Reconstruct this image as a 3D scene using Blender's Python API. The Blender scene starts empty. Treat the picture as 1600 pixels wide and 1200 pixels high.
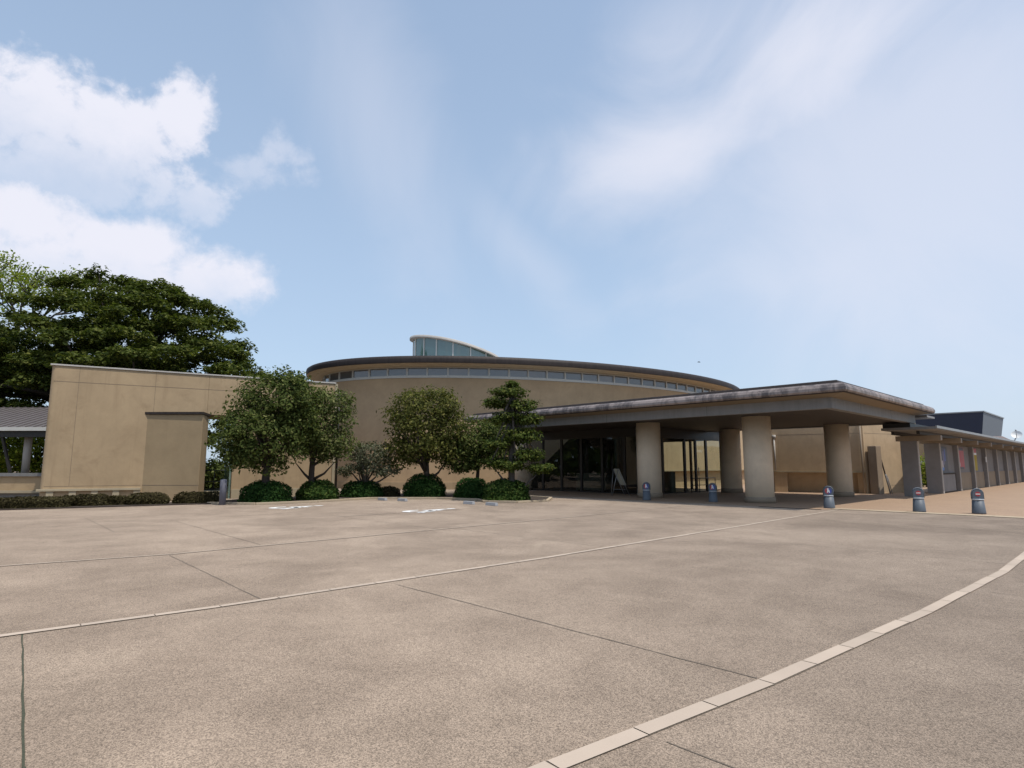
import bpy, math, random
import numpy as np
from mathutils import Vector, Matrix
random.seed(7); rng = np.random.default_rng(7)
R = math.radians
sc = bpy.context.scene
col = sc.collection

# ------------------------------------------------------------------ camera
F, CX, CY, H = 940.0, 800.0, 600.0, 1.62          # focal length in pixels of the 1600 px photograph
PITCH = math.atan(127 / 940.0)
cam_d = bpy.data.cameras.new('camera'); cam = bpy.data.objects.new('camera', cam_d); col.objects.link(cam)
cam.location = (0, 0, H); cam.rotation_euler = (R(90) + PITCH, 0, 0)
cam_d.sensor_width = 36; cam_d.lens = 36 * F / 1600; cam_d.clip_end = 3000; cam_d.clip_start = 0.05
sc.camera = cam

def ray(u, v):
    x = (u - CX) / F; t = (CY - v) / F
    return (x, math.cos(PITCH) - math.sin(PITCH) * t, math.sin(PITCH) + math.cos(PITCH) * t)

A44 = R(44)
E1 = (math.cos(A44), math.sin(A44)); E2 = (-math.sin(A44), math.cos(A44))
def g(a, b, z=0.0):                                 # paving grid -> world
    return (a * E1[0] + b * E2[0], a * E1[1] + b * E2[1], z)

# ------------------------------------------------------------------ node helpers
class NT:
    def __init__(s, tree):
        s.t = tree; s.n = tree.nodes; s.l = tree.links
    def new(s, typ, **kw):
        n = s.n.new(typ)
        for k, v in kw.items(): setattr(n, k, v)
        return n
    def put(s, sock, val):
        if isinstance(val, bpy.types.NodeSocket): s.l.new(val, sock)
        else: sock.default_value = val
    def m(s, op, a, b=0.0, c=None, clamp=False):
        n = s.new('ShaderNodeMath', operation=op, use_clamp=clamp)
        s.put(n.inputs[0], a); s.put(n.inputs[1], b)
        if c is not None: s.put(n.inputs[2], c)
        return n.outputs[0]
    def noise(s, vec, scale, detail=4, rough=0.55, dist=0.0):
        n = s.new('ShaderNodeTexNoise'); s.put(n.inputs['Vector'], vec)
        n.inputs['Scale'].default_value = scale; n.inputs['Detail'].default_value = detail
        n.inputs['Roughness'].default_value = rough; n.inputs['Distortion'].default_value = dist
        return n.outputs['Fac']
    def ss(s, x, lo, hi, tlo=0.0, thi=1.0):
        n = s.new('ShaderNodeMapRange', interpolation_type='SMOOTHSTEP')
        s.put(n.inputs[0], x); n.inputs[1].default_value = lo; n.inputs[2].default_value = hi
        n.inputs[3].default_value = tlo; n.inputs[4].default_value = thi
        return n.outputs[0]
    def mix(s, f, a, b, mode='MIX'):
        n = s.new('ShaderNodeMix', data_type='RGBA', blend_type=mode)
        s.put(n.inputs[0], f); s.put(n.inputs[6], a); s.put(n.inputs[7], b)
        return n.outputs[2]
    def mapping(s, vec, scale=(1, 1, 1), rot=(0, 0, 0)):
        n = s.new('ShaderNodeMapping'); s.put(n.inputs[0], vec)
        n.inputs['Scale'].default_value = scale; n.inputs['Rotation'].default_value = rot
        return n.outputs[0]

def C(r, gg, b): return (r, gg, b, 1.0)

def mat(name):
    m = bpy.data.materials.new(name); m.use_nodes = True
    nt = NT(m.node_tree); b = nt.n['Principled BSDF']
    return m, nt, b

def pos(nt): return nt.new('ShaderNodeNewGeometry').outputs['Position']
def bump(nt, b, h, dist, strength=1.0):
    n = nt.new('ShaderNodeBump'); n.inputs['Strength'].default_value = strength; n.inputs['Distance'].default_value = dist
    nt.put(n.inputs['Height'], h); nt.l.new(n.outputs[0], b.inputs['Normal'])

def plain(name, c, rough=0.6, metal=0.0, var=0.18, scale=3.0, spec=0.5, streak=0.0):
    m, nt, b = mat(name); p = pos(nt)
    n = nt.noise(p, scale, 5, 0.6)
    f = nt.m('MULTIPLY_ADD', n, 2 * var, 1 - var)
    if streak:
        n2 = nt.noise(nt.mapping(p, (6, 6, 0.35)), 1.0, 4, 0.6)
        f = nt.m('MULTIPLY', f, nt.ss(n2, 0.35, 0.7, 1.0 + streak * 0.3, 1 - streak))
    cc = nt.mix(1.0, C(*c), nt_rgb(nt, f), 'MULTIPLY')
    nt.l.new(cc, b.inputs['Base Color'])
    b.inputs['Roughness'].default_value = rough; b.inputs['Metallic'].default_value = metal
    b.inputs['Specular IOR Level'].default_value = spec
    return m
def nt_rgb(nt, f):
    n = nt.new('ShaderNodeCombineColor')
    for i in range(3): nt.put(n.inputs[i], f)
    return n.outputs[0]

def stucco(name, c, stain=0.35, dark=(0.30, 0.27, 0.23)):
    m, nt, b = mat(name); p = pos(nt)
    big = nt.noise(p, 0.4, 7, 0.68, 0.8); mid = nt.noise(p, 1.4, 7, 0.7, 0.4); fine = nt.noise(p, 60, 3, 0.7)
    f = nt.m('ADD', nt.m('MULTIPLY', big, 0.5), nt.m('ADD', nt.m('MULTIPLY', mid, 0.34), nt.m('MULTIPLY_ADD', fine, 0.12, 0.52)))
    base = nt.mix(1.0, C(*c), nt_rgb(nt, f), 'MULTIPLY')
    streak = nt.ss(nt.noise(nt.mapping(p, (2.4, 2.4, 0.16)), 1.0, 5, 0.65, 0.3), 0.50, 0.80)
    blot = nt.ss(nt.noise(p, 0.8, 7, 0.7, 0.6), 0.49, 0.76)
    s = nt.m('MULTIPLY', nt.m('MAXIMUM', streak, blot), stain)
    base = nt.mix(s, base, C(c[0] * dark[0] * 2.2, c[1] * dark[1] * 2.3, c[2] * dark[2] * 2.6))
    nt.l.new(base, b.inputs['Base Color']); b.inputs['Roughness'].default_value = 0.9
    b.inputs['Specular IOR Level'].default_value = 0.25
    bump(nt, b, nt.m('ADD', fine, nt.m('MULTIPLY', mid, 2.0)), 0.004, 0.6)
    return m

M = {}
M['wall'] = stucco('tan stucco', (0.40, 0.294, 0.18), 0.6)
M['wall_block'] = stucco('shaded tan stucco', (0.345, 0.258, 0.155), 0.3)  # the block's shade put into a darker copy of the wall colour
M['drum'] = stucco('ochre stucco', (0.46, 0.325, 0.195), 0.3)
M['rear'] = stucco('pale tan stucco', (0.47, 0.35, 0.222), 0.45)
M['column'] = stucco('smooth beige concrete', (0.78, 0.65, 0.49), 0.18)
M['plinth'] = stucco('brown stone', (0.31, 0.25, 0.185), 0.3)
M['ledge'] = stucco('cream stone', (0.38, 0.32, 0.22), 0.3)
M['concrete'] = stucco('grey concrete', (0.25, 0.24, 0.235), 0.3)
M['pale_concrete'] = stucco('pale concrete', (0.46, 0.43, 0.39), 0.3)
M['rough_stone'] = stucco('rough brown stone', (0.30, 0.235, 0.17), 0.8)
M['fascia'] = plain('grey painted panel', (0.20, 0.195, 0.188), 0.55, var=0.12, streak=0.1)
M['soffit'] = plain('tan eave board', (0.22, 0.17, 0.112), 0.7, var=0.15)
M['cream_soffit'] = plain('cream eave board', (0.56, 0.47, 0.335), 0.7, var=0.12)
M['dark_metal_roof'] = plain('brown black metal fascia', (0.036, 0.027, 0.024), 0.6, 0.0, var=0.2, streak=0.3, spec=0.3)
M['frame_white'] = plain('off white aluminium', (0.55, 0.54, 0.50), 0.45, var=0.1)
M['dark_frame'] = plain('dark bronze frame', (0.022, 0.02, 0.019), 0.45)
M['corridor_roof'] = plain('brown grey metal roof', (0.155, 0.135, 0.128), 0.45, 0.2, var=0.25)
M['roof_grey'] = plain('grey metal roof', (0.30, 0.275, 0.265), 0.42, 0.3, var=0.2)
M['grey_metal'] = plain('grey metal', (0.30, 0.305, 0.31), 0.4, 0.3)
M['navy'] = plain('navy cladding', (0.022, 0.03, 0.058), 0.6, var=0.15)
M['slate'] = plain('slate grey cladding', (0.155, 0.175, 0.2), 0.6, var=0.1)
M['brown_roof'] = plain('brown metal roof', (0.17, 0.125, 0.11), 0.6)
M['white'] = plain('white plastic', (0.72, 0.72, 0.7), 0.45, var=0.06)
M['black'] = plain('black plastic', (0.02, 0.02, 0.021), 0.5)
M['interior'] = plain('dark brown interior', (0.035, 0.029, 0.024), 0.7)
M['counter'] = plain('dark green grey counter', (0.06, 0.068, 0.055), 0.6)
M['bollard'] = plain('blue grey bollard plastic', (0.10, 0.118, 0.14), 0.55, var=0.12, scale=12)
M['band'] = plain('pale grey reflective band', (0.36, 0.38, 0.40), 0.4)
M['red'] = plain('red sign', (0.40, 0.05, 0.055), 0.5)
M['blue'] = plain('blue sign', (0.05, 0.08, 0.33), 0.5)
M['post_blue'] = plain('pale blue grey concrete', (0.185, 0.185, 0.22), 0.8)
M['stop'] = stucco('grey white concrete', (0.36, 0.36, 0.37), 0.3)
M['bark'] = plain('brown bark', (0.045, 0.034, 0.026), 0.9, var=0.45, scale=14)
M['grey_bark'] = plain('grey bark', (0.075, 0.065, 0.055), 0.9, var=0.4, scale=14)
M['soil'] = plain('dark soil', (0.055, 0.04, 0.03), 0.95, var=0.4, scale=9)
M['kerb'] = stucco('pale kerb stone', (0.46, 0.37, 0.26), 0.35)
M['board'] = plain('cream board', (0.52, 0.49, 0.38), 0.6)
M['steel'] = plain('steel tube', (0.35, 0.36, 0.37), 0.35, 0.6)
M['yellow'] = plain('yellow cloth', (0.42, 0.32, 0.05), 0.8)
M['joint'] = plain('dark joint', (0.16, 0.127, 0.095), 0.95, var=0.5, scale=25)
M['moss'] = plain('mossy joint', (0.06, 0.062, 0.036), 0.95, var=0.5, scale=25)

# copper edge roll: pinkish metal with dark vertical streaks and worn patches
m, nt, b = mat('weathered copper edge'); p = pos(nt)
n1 = nt.noise(nt.mapping(p, (3.5, 3.5, 1.2)), 1.0, 6, 0.7, 0.5); n2 = nt.noise(p, 0.5, 4, 0.6)
f = nt.ss(nt.m('ADD', n1, nt.m('MULTIPLY', n2, 0.5)), 0.62, 0.92)
cc = nt.mix(f, C(0.33, 0.268, 0.238), C(0.105, 0.086, 0.08))
nt.l.new(cc, b.inputs['Base Color']); b.inputs['Roughness'].default_value = 0.5; b.inputs['Metallic'].default_value = 0.25
M['copper'] = m
M['wall_joint'] = plain('brown wall joint', (0.20, 0.15, 0.10), 0.9)

# boarded ceiling
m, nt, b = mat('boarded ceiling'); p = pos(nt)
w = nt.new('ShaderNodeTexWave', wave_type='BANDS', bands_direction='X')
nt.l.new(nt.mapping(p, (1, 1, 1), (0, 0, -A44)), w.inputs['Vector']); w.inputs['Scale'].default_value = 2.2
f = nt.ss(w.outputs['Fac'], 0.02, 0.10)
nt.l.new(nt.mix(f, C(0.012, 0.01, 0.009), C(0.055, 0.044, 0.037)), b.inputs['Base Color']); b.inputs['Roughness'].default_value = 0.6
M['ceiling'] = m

# standing seam roof of the corridor is geometry; here the glass
def glass(name, tint, refl, body=0.0, bodyc=(0.02, 0.03, 0.03)):
    m = bpy.data.materials.new(name); m.use_nodes = True; nt = NT(m.node_tree); nt.n.clear()
    out = nt.new('ShaderNodeOutputMaterial'); tr = nt.new('ShaderNodeBsdfTransparent'); tr.inputs[0].default_value = C(*tint)
    df = nt.new('ShaderNodeBsdfDiffuse'); df.inputs[0].default_value = C(*bodyc)
    gl = nt.new('ShaderNodeBsdfGlossy'); gl.inputs['Roughness'].default_value = 0.02; gl.inputs[0].default_value = C(0.9, 0.93, 0.95)
    lw = nt.new('ShaderNodeLayerWeight'); lw.inputs[0].default_value = 0.5; fr = nt.m('MULTIPLY_ADD', nt.m('POWER', lw.outputs['Facing'], 5.0), 0.92, 0.05)
    p = pos(nt); bn = nt.new('ShaderNodeBump'); bn.inputs['Strength'].default_value = 0.04; bn.inputs['Distance'].default_value = 0.05
    nt.put(bn.inputs['Height'], nt.noise(p, 0.7, 2, 0.5)); nt.l.new(bn.outputs[0], gl.inputs['Normal'])
    mx0 = nt.new('ShaderNodeMixShader'); mx0.inputs[0].default_value = body
    nt.l.new(tr.outputs[0], mx0.inputs[1]); nt.l.new(df.outputs[0], mx0.inputs[2])
    mx = nt.new('ShaderNodeMixShader'); nt.put(mx.inputs[0], nt.m('ADD', fr, refl, clamp=True))
    nt.l.new(mx0.outputs[0], mx.inputs[1]); nt.l.new(gl.outputs[0], mx.inputs[2]); nt.l.new(mx.outputs[0], out.inputs[0])
    return m
M['glass'] = glass('clear lobby glass', (0.80, 0.84, 0.78), 0.0)
M['clerestory_glass'] = glass('grey clerestory glass', (0.3, 0.33, 0.35), 0.05, 0.92, (0.14, 0.132, 0.13))
M['green_glass'] = glass('green tinted glass', (0.45, 0.62, 0.56), 0.06, 0.75, (0.13, 0.21, 0.19))
M['edge_glass'] = glass('pale green glass', (0.7, 0.85, 0.78), 0.05, 0.5, (0.3, 0.42, 0.36))

# plaza: exposed aggregate
m, nt, b = mat('exposed aggregate paving'); p = pos(nt)
v = nt.new('ShaderNodeTexVoronoi'); v.inputs['Scale'].default_value = 170; nt.l.new(p, v.inputs['Vector'])
v2 = nt.new('ShaderNodeTexVoronoi'); v2.inputs['Scale'].default_value = 115; nt.l.new(p, v2.inputs['Vector'])
sep = nt.new('ShaderNodeSeparateColor'); nt.l.new(v.outputs['Color'], sep.inputs[0])
sep2 = nt.new('ShaderNodeSeparateColor'); nt.l.new(v2.outputs['Color'], sep2.inputs[0])
spk = nt.m('ADD', nt.m('MULTIPLY', sep.outputs[0], 0.55), nt.m('MULTIPLY', sep2.outputs[1], 0.45))
big = nt.noise(p, 0.22, 7, 0.6, 0.8); mid = nt.noise(p, 0.9, 7, 0.66, 0.6); sm = nt.noise(p, 16.0, 5, 0.65)
tone = nt.m('ADD', nt.m('MULTIPLY', big, 0.55), nt.m('ADD', nt.m('MULTIPLY', mid, 0.4), nt.m('MULTIPLY_ADD', sm, 0.16, 0.06)))
tone = nt.ss(tone, 0.42, 0.80)
base = nt.mix(tone, C(0.232, 0.176, 0.130), C(0.402, 0.312, 0.235))
dirt = nt.ss(nt.noise(nt.mapping(p, (0.35, 0.6, 1), (0, 0, 0.9)), 1.0, 6, 0.65, 1.2), 0.58, 0.78)
base = nt.mix(nt.m('MULTIPLY', dirt, 0.30), base, C(0.15, 0.105, 0.074))
pale = nt.ss(nt.noise(nt.mapping(p, (0.5, 0.25, 1), (0, 0, 0.3)), 1.0, 6, 0.7, 1.0), 0.60, 0.80)
base = nt.mix(nt.m('MULTIPLY', pale, 0.4), base, C(0.52, 0.42, 0.31))
base = nt.mix(1.0, base, nt_rgb(nt, nt.ss(spk, 0.12, 0.88, 0.55, 1.40)), 'MULTIPLY')
crack = nt.m('MULTIPLY', nt.ss(nt.noise(p, 90, 3, 0.7), 0.60, 0.72), 0.5)
base = nt.mix(crack, base, C(0.09, 0.07, 0.055))
nt.l.new(base, b.inputs['Base Color']); b.inputs['Roughness'].default_value = 0.88; b.inputs['Specular IOR Level'].default_value = 0.25; b.inputs['Diffuse Roughness'].default_value = 1.0
bump(nt, b, v.outputs['Distance'], 0.006, 0.55)
M['paving'] = m

m, nt, b = mat('brick paving'); p = pos(nt)
br = nt.new('ShaderNodeTexBrick'); nt.l.new(nt.mapping(p, (1, 1, 1), (0, 0, -A44)), br.inputs['Vector'])
br.inputs['Scale'].default_value = 5.0; br.inputs['Color1'].default_value = C(0.39, 0.265, 0.17); br.inputs['Color2'].default_value = C(0.335, 0.222, 0.142)
br.inputs['Mortar'].default_value = C(0.20, 0.14, 0.10); br.inputs['Mortar Size'].default_value = 0.012
base = nt.mix(nt.ss(nt.noise(p, 0.6, 6, 0.65), 0.4, 0.7), br.outputs['Color'], C(0.42, 0.285, 0.18))
nt.l.new(nt.mix(0.35, br.outputs['Color'], base), b.inputs['Base Color']); b.inputs['Roughness'].default_value = 0.85
M['brick'] = m

m, nt, b = mat('pale strip stone'); p = pos(nt)
n1 = nt.noise(p, 1.3, 5, 0.6); n2 = nt.noise(p, 120, 3, 0.7)
ri = nt.new('ShaderNodeNewGeometry').outputs['Random Per Island']
f = nt.m('ADD', nt.m('MULTIPLY', n1, 0.35), nt.m('ADD', nt.m('MULTIPLY', n2, 0.25), nt.m('MULTIPLY_ADD', ri, 0.16, 0.62)))
nt.l.new(nt.mix(1.0, C(0.47, 0.375, 0.29), nt_rgb(nt, f), 'MULTIPLY'), b.inputs['Base Color']); b.inputs['Roughness'].default_value = 0.85
M['strip'] = m

m, nt, b = mat('worn white road paint'); p = pos(nt)
wr = nt.ss(nt.noise(p, 9, 6, 0.75), 0.30, 0.50)
nt.l.new(nt.mix(wr, C(0.45, 0.41, 0.36), C(0.82, 0.81, 0.78)), b.inputs['Base Color']); b.inputs['Roughness'].default_value = 0.7
M['paint'] = m

def leafmat(name, c1, c2, c3=None, trans=0.25, spec=0.22):
    m, nt, b = mat(name); ge = nt.new('ShaderNodeNewGeometry'); ri = ge.outputs['Random Per Island']
    cr = nt.new('ShaderNodeValToRGB'); nt.l.new(ri, cr.inputs[0])
    cr.color_ramp.elements[0].color = C(*c1); cr.color_ramp.elements[1].color = C(*(c3 or c2))
    e = cr.color_ramp.elements.new(0.75); e.color = C(*c2)
    big = nt.noise(ge.outputs['Position'], 1.1, 3, 0.6)
    cc = nt.mix(1.0, cr.outputs[0], nt_rgb(nt, nt.m('MULTIPLY_ADD', big, 0.7, 0.65)), 'MULTIPLY')
    nt.l.new(cc, b.inputs['Base Color']); b.inputs['Roughness'].default_value = 0.68; b.inputs['Specular IOR Level'].default_value = spec * 0.5
    tl = nt.new('ShaderNodeBsdfTranslucent'); nt.l.new(nt.mix(1.0, cc, C(1.3, 1.5, 0.7), 'MULTIPLY'), tl.inputs[0])
    mx = nt.new('ShaderNodeMixShader'); mx.inputs[0].default_value = trans
    nt.l.new(b.outputs[0], mx.inputs[1]); nt.l.new(tl.outputs[0], mx.inputs[2])
    nt.l.new(mx.outputs[0], nt.n['Material Output'].inputs[0])
    return m
M['leaf_dark'] = leafmat('dark evergreen leaves', (0.035, 0.054, 0.013), (0.092, 0.115, 0.028), (0.18, 0.185, 0.064))
M['leaf_mid'] = leafmat('mid green leaves', (0.045, 0.064, 0.018), (0.115, 0.135, 0.04), (0.21, 0.21, 0.085))
M['leaf_big'] = leafmat('broad evergreen leaves', (0.03, 0.046, 0.011), (0.10, 0.12, 0.026), (0.17, 0.175, 0.045))
M['leaf_light'] = leafmat('fresh yellow green leaves', (0.10, 0.14, 0.02), (0.23, 0.27, 0.035), (0.30, 0.29, 0.06), 0.45)
M['leaf_olive'] = leafmat('olive evergreen leaves', (0.045, 0.056, 0.012), (0.12, 0.122, 0.03), (0.23, 0.205, 0.062))
M['leaf_grey'] = leafmat('grey green leaves', (0.06, 0.068, 0.04), (0.13, 0.138, 0.085), (0.2, 0.195, 0.13))
M['leaf_layer'] = leafmat('layered pine green leaves', (0.03, 0.05, 0.01), (0.082, 0.106, 0.021), (0.15, 0.158, 0.038))
M['leaf_shrub'] = leafmat('deep green shrub leaves', (0.012, 0.036, 0.008), (0.028, 0.068, 0.014), (0.05, 0.09, 0.02), 0.15, 0.2)
M['leaf_shrub2'] = leafmat('bright green shrub leaves', (0.02, 0.05, 0.009), (0.055, 0.095, 0.018), (0.10, 0.13, 0.03), 0.2, 0.25)
M['leaf_hedge'] = leafmat('reddish brown hedge leaves', (0.034, 0.027, 0.012), (0.06, 0.05, 0.02), (0.085, 0.074, 0.03), 0.15, 0.2)
M['leaf_back'] = leafmat('mid green garden leaves', (0.03, 0.055, 0.012), (0.075, 0.11, 0.025), (0.13, 0.16, 0.04), 0.35)

# ------------------------------------------------------------------ object helpers
def tag(o, label=None, cat=None, group=None, kind=None):
    if label: o['label'] = label
    if cat: o['category'] = cat
    if group: o['group'] = group
    if kind: o['kind'] = kind
    return o

def empty(name, loc, label=None, cat=None, group=None):
    o = bpy.data.objects.new(name, None); o.empty_display_size = 0.3; o.location = loc; col.objects.link(o)
    return tag(o, label, cat, group)

def wloc(o):
    v = Vector((0, 0, 0))
    while o is not None: v += o.location; o = o.parent
    return v

class MB:
    """collects shapes in world coordinates; build() links them as ONE mesh object"""
    def __init__(s): s.v = []; s.f = []; s.sm = []
    def add(s, vs, fs, smooth=False):
        o = len(s.v); s.v += [tuple(q) for q in vs]
        for f in fs: s.f.append(tuple(i + o for i in f)); s.sm.append(smooth)
        return s
    def prism(s, poly, z0, z1):                     # poly: list of (x,y), or with z callables
        n = len(poly)
        vs = [(x, y, z0) for x, y in poly] + [(x, y, z1) for x, y in poly]
        area = sum(poly[i][0] * poly[(i + 1) % n][1] - poly[(i + 1) % n][0] * poly[i][1] for i in range(n))
        fs = [tuple(range(n - 1, -1, -1)), tuple(range(n, 2 * n))] + [(i, (i + 1) % n, n + (i + 1) % n, n + i) for i in range(n)]
        if area < 0: fs = [tuple(reversed(f)) for f in fs]
        return s.add(vs, fs)
    def gbox(s, a0, a1, b0, b1, z0, z1):            # box in paving-grid axes
        return s.prism([g(a0, b0)[:2], g(a1, b0)[:2], g(a1, b1)[:2], g(a0, b1)[:2]], z0, z1)
    def obox(s, c, ang, l, w, z0, z1):              # oriented box centred at c
        ca, sa = math.cos(ang), math.sin(ang)
        P = [(c[0] + x * ca - y * sa, c[1] + x * sa + y * ca) for x, y in ((-l / 2, -w / 2), (l / 2, -w / 2), (l / 2, w / 2), (-l / 2, w / 2))]
        return s.prism(P, z0, z1)
    def beam(s, p, q, w, h=None):                   # square bar between two points
        p, q = Vector(p), Vector(q); d = (q - p).normalized(); h = h or w
        up = Vector((0, 0, 1)) if abs(d.z) < 0.95 else Vector((1, 0, 0))
        x = d.cross(up).normalized(); y = x.cross(d)
        vs = []
        for c in (p, q):
            for i, j in ((-1, -1), (1, -1), (1, 1), (-1, 1)): vs.append(c + x * (i * w / 2) + y * (j * h / 2))
        return s.add(vs, [(0, 1, 2, 3), (7, 6, 5, 4), (0, 4, 5, 1), (1, 5, 6, 2), (2, 6, 7, 3), (3, 7, 4, 0)])
    def tube(s, pts, rad, n=8, cap=True):
        pts = [Vector(p) for p in pts]
        if not hasattr(rad, '__len__'): rad = [rad] * len(pts)
        vs = []
        for i, p in enumerate(pts):
            d = (pts[min(i + 1, len(pts) - 1)] - pts[max(i - 1, 0)]).normalized()
            up = Vector((0, 0, 1)) if abs(d.z) < 0.9 else Vector((0, 1, 0))
            x = d.cross(up).normalized(); y = x.cross(d)
            for k in range(n):
                t = 2 * math.pi * k / n; vs.append(p + (x * math.cos(t) + y * math.sin(t)) * rad[i])
        fs = []
        for i in range(len(pts) - 1):
            for k in range(n): fs.append((i * n + k, i * n + (k + 1) % n, (i + 1) * n + (k + 1) % n, (i + 1) * n + k))
        s.add(vs, fs, True)
        if cap:
            o = len(s.v) - len(vs)
            s.f += [tuple(o + k for k in range(n - 1, -1, -1)), tuple(o + (len(pts) - 1) * n + k for k in range(n))]; s.sm += [False, False]
        return s
    def lathe(s, c, prof, n=32, sx=1.0, sy=1.0, ang=0.0):   # prof: (radius, z) bottom to top
        vs = []; ca, sa = math.cos(ang), math.sin(ang)
        for r, z in prof:
            for k in range(n):
                t = 2 * math.pi * k / n; x, y = r * math.cos(t) * sx, r * math.sin(t) * sy
                vs.append((c[0] + x * ca - y * sa, c[1] + x * sa + y * ca, c[2] + z))
        fs = [(i * n + k, i * n + (k + 1) % n, (i + 1) * n + (k + 1) % n, (i + 1) * n + k) for i in range(len(prof) - 1) for k in range(n)]
        s.add(vs, fs, True)
        o = len(s.v) - len(vs)
        s.f += [tuple(o + k for k in range(n - 1, -1, -1)), tuple(o + (len(prof) - 1) * n + k for k in range(n))]; s.sm += [False, False]
        return s
    def build(s, name, material, parent=None, bevel=0.0):
        v = np.array(s.v, dtype=float)
        if parent is not None: org = np.array(wloc(parent))
        else: org = np.array([(v[:, 0].min() + v[:, 0].max()) / 2, (v[:, 1].min() + v[:, 1].max()) / 2, v[:, 2].min()])
        me = bpy.data.meshes.new(name); me.from_pydata((v - org).tolist(), [], s.f)
        me.polygons.foreach_set('use_smooth', s.sm)
        o = bpy.data.objects.new(name, me); col.objects.link(o)
        if isinstance(material, (list, tuple)):
            for q in material: me.materials.append(q)
        else: me.materials.append(material)
        if parent is not None: o.parent = parent
        else: o.location = org
        if bevel:
            bv = o.modifiers.new('bevel', 'BEVEL'); bv.width = bevel; bv.segments = 2; bv.limit_method = 'ANGLE'; bv.angle_limit = R(50)
        return o

def sheet(name, poly, z, material):
    mb = MB(); mb.add([(x, y, z) for x, y in poly], [tuple(range(len(poly)))]); o = mb.build(name, material); o['kind'] = 'structure'; return o

def copy_tree(o, parent=None):
    c = o.copy(); col.objects.link(c)
    if parent is not None: c.parent = parent
    for ch in [k for k in bpy.data.objects if k.parent == o]: copy_tree(ch, c)
    return c

# ------------------------------------------------------------------ ground
sheet('ground', [(-600, -600), (600, -600), (600, 600), (-600, 600)], 0.0, M['paving'])
gp = lambda a, b: g(a, b)[:2]
sheet('entrance_pavement', [gp(24.9, -30), gp(95, -30), gp(95, 8.9), gp(60, 8.9), gp(60, 27), gp(24.0, 27), gp(24.0, 8.2), gp(24.9, 8.2)], 0.005, M['brick'])
def strip_stones(name, path, width, step, material, z=0.009):
    mb = MB(); base = MB(); acc = []
    for (p, q) in zip(path[:-1], path[1:]):
        p, q = Vector(p + (0,)), Vector(q + (0,)); L = (q - p).length; d = (q - p) / L; n = Vector((-d.y, d.x, 0)); k = max(1, round(L / step))
        for i in range(k):
            st = L / k; s0 = p + d * (i * st + 0.006); s1 = p + d * ((i + 1) * st - 0.006)
            j = random.uniform(-0.006, 0.006)
            mb.add([s0 - n * (width / 2 - j) + Vector((0, 0, z)), s1 - n * (width / 2 - j) + Vector((0, 0, z)), s1 + n * (width / 2 + j) + Vector((0, 0, z)), s0 + n * (width / 2 + j) + Vector((0, 0, z))], [(0, 1, 2, 3)])
        w2 = width / 2 + 0.003
        base.add([p - n * w2 + Vector((0, 0, z - .005)), q - n * w2 + Vector((0, 0, z - .005)), q + n * w2 + Vector((0, 0, z - .005)), p + n * w2 + Vector((0, 0, z - .005))], [(0, 1, 2, 3)])
    o = mb.build(name, material); o['kind'] = 'structure'
    u = base.build('strip_joint', M['joint']); u['kind'] = 'structure'
strip_stones('paving_strip', [gp(-2.0, 7.95), gp(2.6, 7.55), gp(8.0, 7.45), gp(16, 7.62), gp(24.2, 7.85)], 0.10, 0.70, M['strip'])
strip_stones('paving_strip', [gp(-2.0, 2.75), gp(2.6, 2.37), gp(4.7, 2.11), gp(8.2, 1.82), gp(12.1, 1.62), gp(16, 1.62), gp(24.2, 1.8)], 0.125, 0.72, M['strip'])
strip_stones('paving_strip', [gp(-2, 13.2), gp(1.0, 12.97), gp(3.4, 12.5), gp(13.4, 12.6), gp(21.8, 12.9)], 0.06, 0.70, M['strip'])
strip_stones('paving_strip', [gp(9.5, 17.8), gp(14.5, 17.7)], 0.06, 0.70, M['strip'])
strip_stones('kerb_band', [gp(24.7, 8.2), gp(24.7, -30)], 0.55, 1.2, M['kerb'], 0.014)

def joint(pts, w, material):
    mb = MB()
    for p, q in zip(pts[:-1], pts[1:]):
        p, q = Vector(g(*p)), Vector(g(*q)); d = (q - p); L = d.length; d /= L; n = Vector((-d.y, d.x, 0)); k = max(2, int(L / 0.22))
        prev = None
        for i in range(k + 1):
            c = p + d * (L * i / k) + n * random.uniform(-0.006, 0.006); ww = w * random.uniform(0.55, 1.15)
            cur = (c - n * ww / 2 + Vector((0, 0, 0.004)), c + n * ww / 2 + Vector((0, 0, 0.004)))
            if prev: mb.add([prev[0], cur[0], cur[1], prev[1]], [(0, 1, 2, 3)])
            prev = cur
    o = mb.build('pavement_joint', material); o['kind'] = 'structure'
joint([(3.33, 12.4), (3.09, 7.6)], 0.015, M['joint'])
joint([(4.79, 7.2), (4.73, 2.2)], 0.015, M['joint'])
joint([(3.30, 2.1), (3.25, 0.5)], 0.015, M['joint'])
joint([(0.83, 7.72), (0.53, 4.35), (0.45, 2.6)], 0.016, M['moss'])
joint([(0.9, 17.0), (0.9, 13.1)], 0.015, M['joint'])
joint([(5.38, 19.6), (5.1, 12.7)], 0.015, M['joint'])
joint([(3.72, 23.3), (3.47, 17.6)], 0.015, M['joint'])
joint([(9.6, 17.6), (9.6, 12.7)], 0.015, M['joint'])
joint([(10.0, 12.5), (9.9, 7.6)], 0.015, M['joint'])
joint([(13.2, 7.5), (13.0, 1.7)], 0.015, M['joint'])
joint([(19.5, 7.7), (19.4, 1.7)], 0.015, M['joint'])
joint([(15.2, 12.6), (15.2, 7.7)], 0.015, M['joint'])
joint([(20.5, 16.5), (20.5, 12.9)], 0.015, M['joint'])
joint([(10, 1.5), (9.8, -4)], 0.015, M['joint'])
o = MB().gbox(23.72, 23.82, 8.3, 10.6, 0.004, 0.012).build('drain_slot', M['black']); o['kind'] = 'structure'

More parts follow.
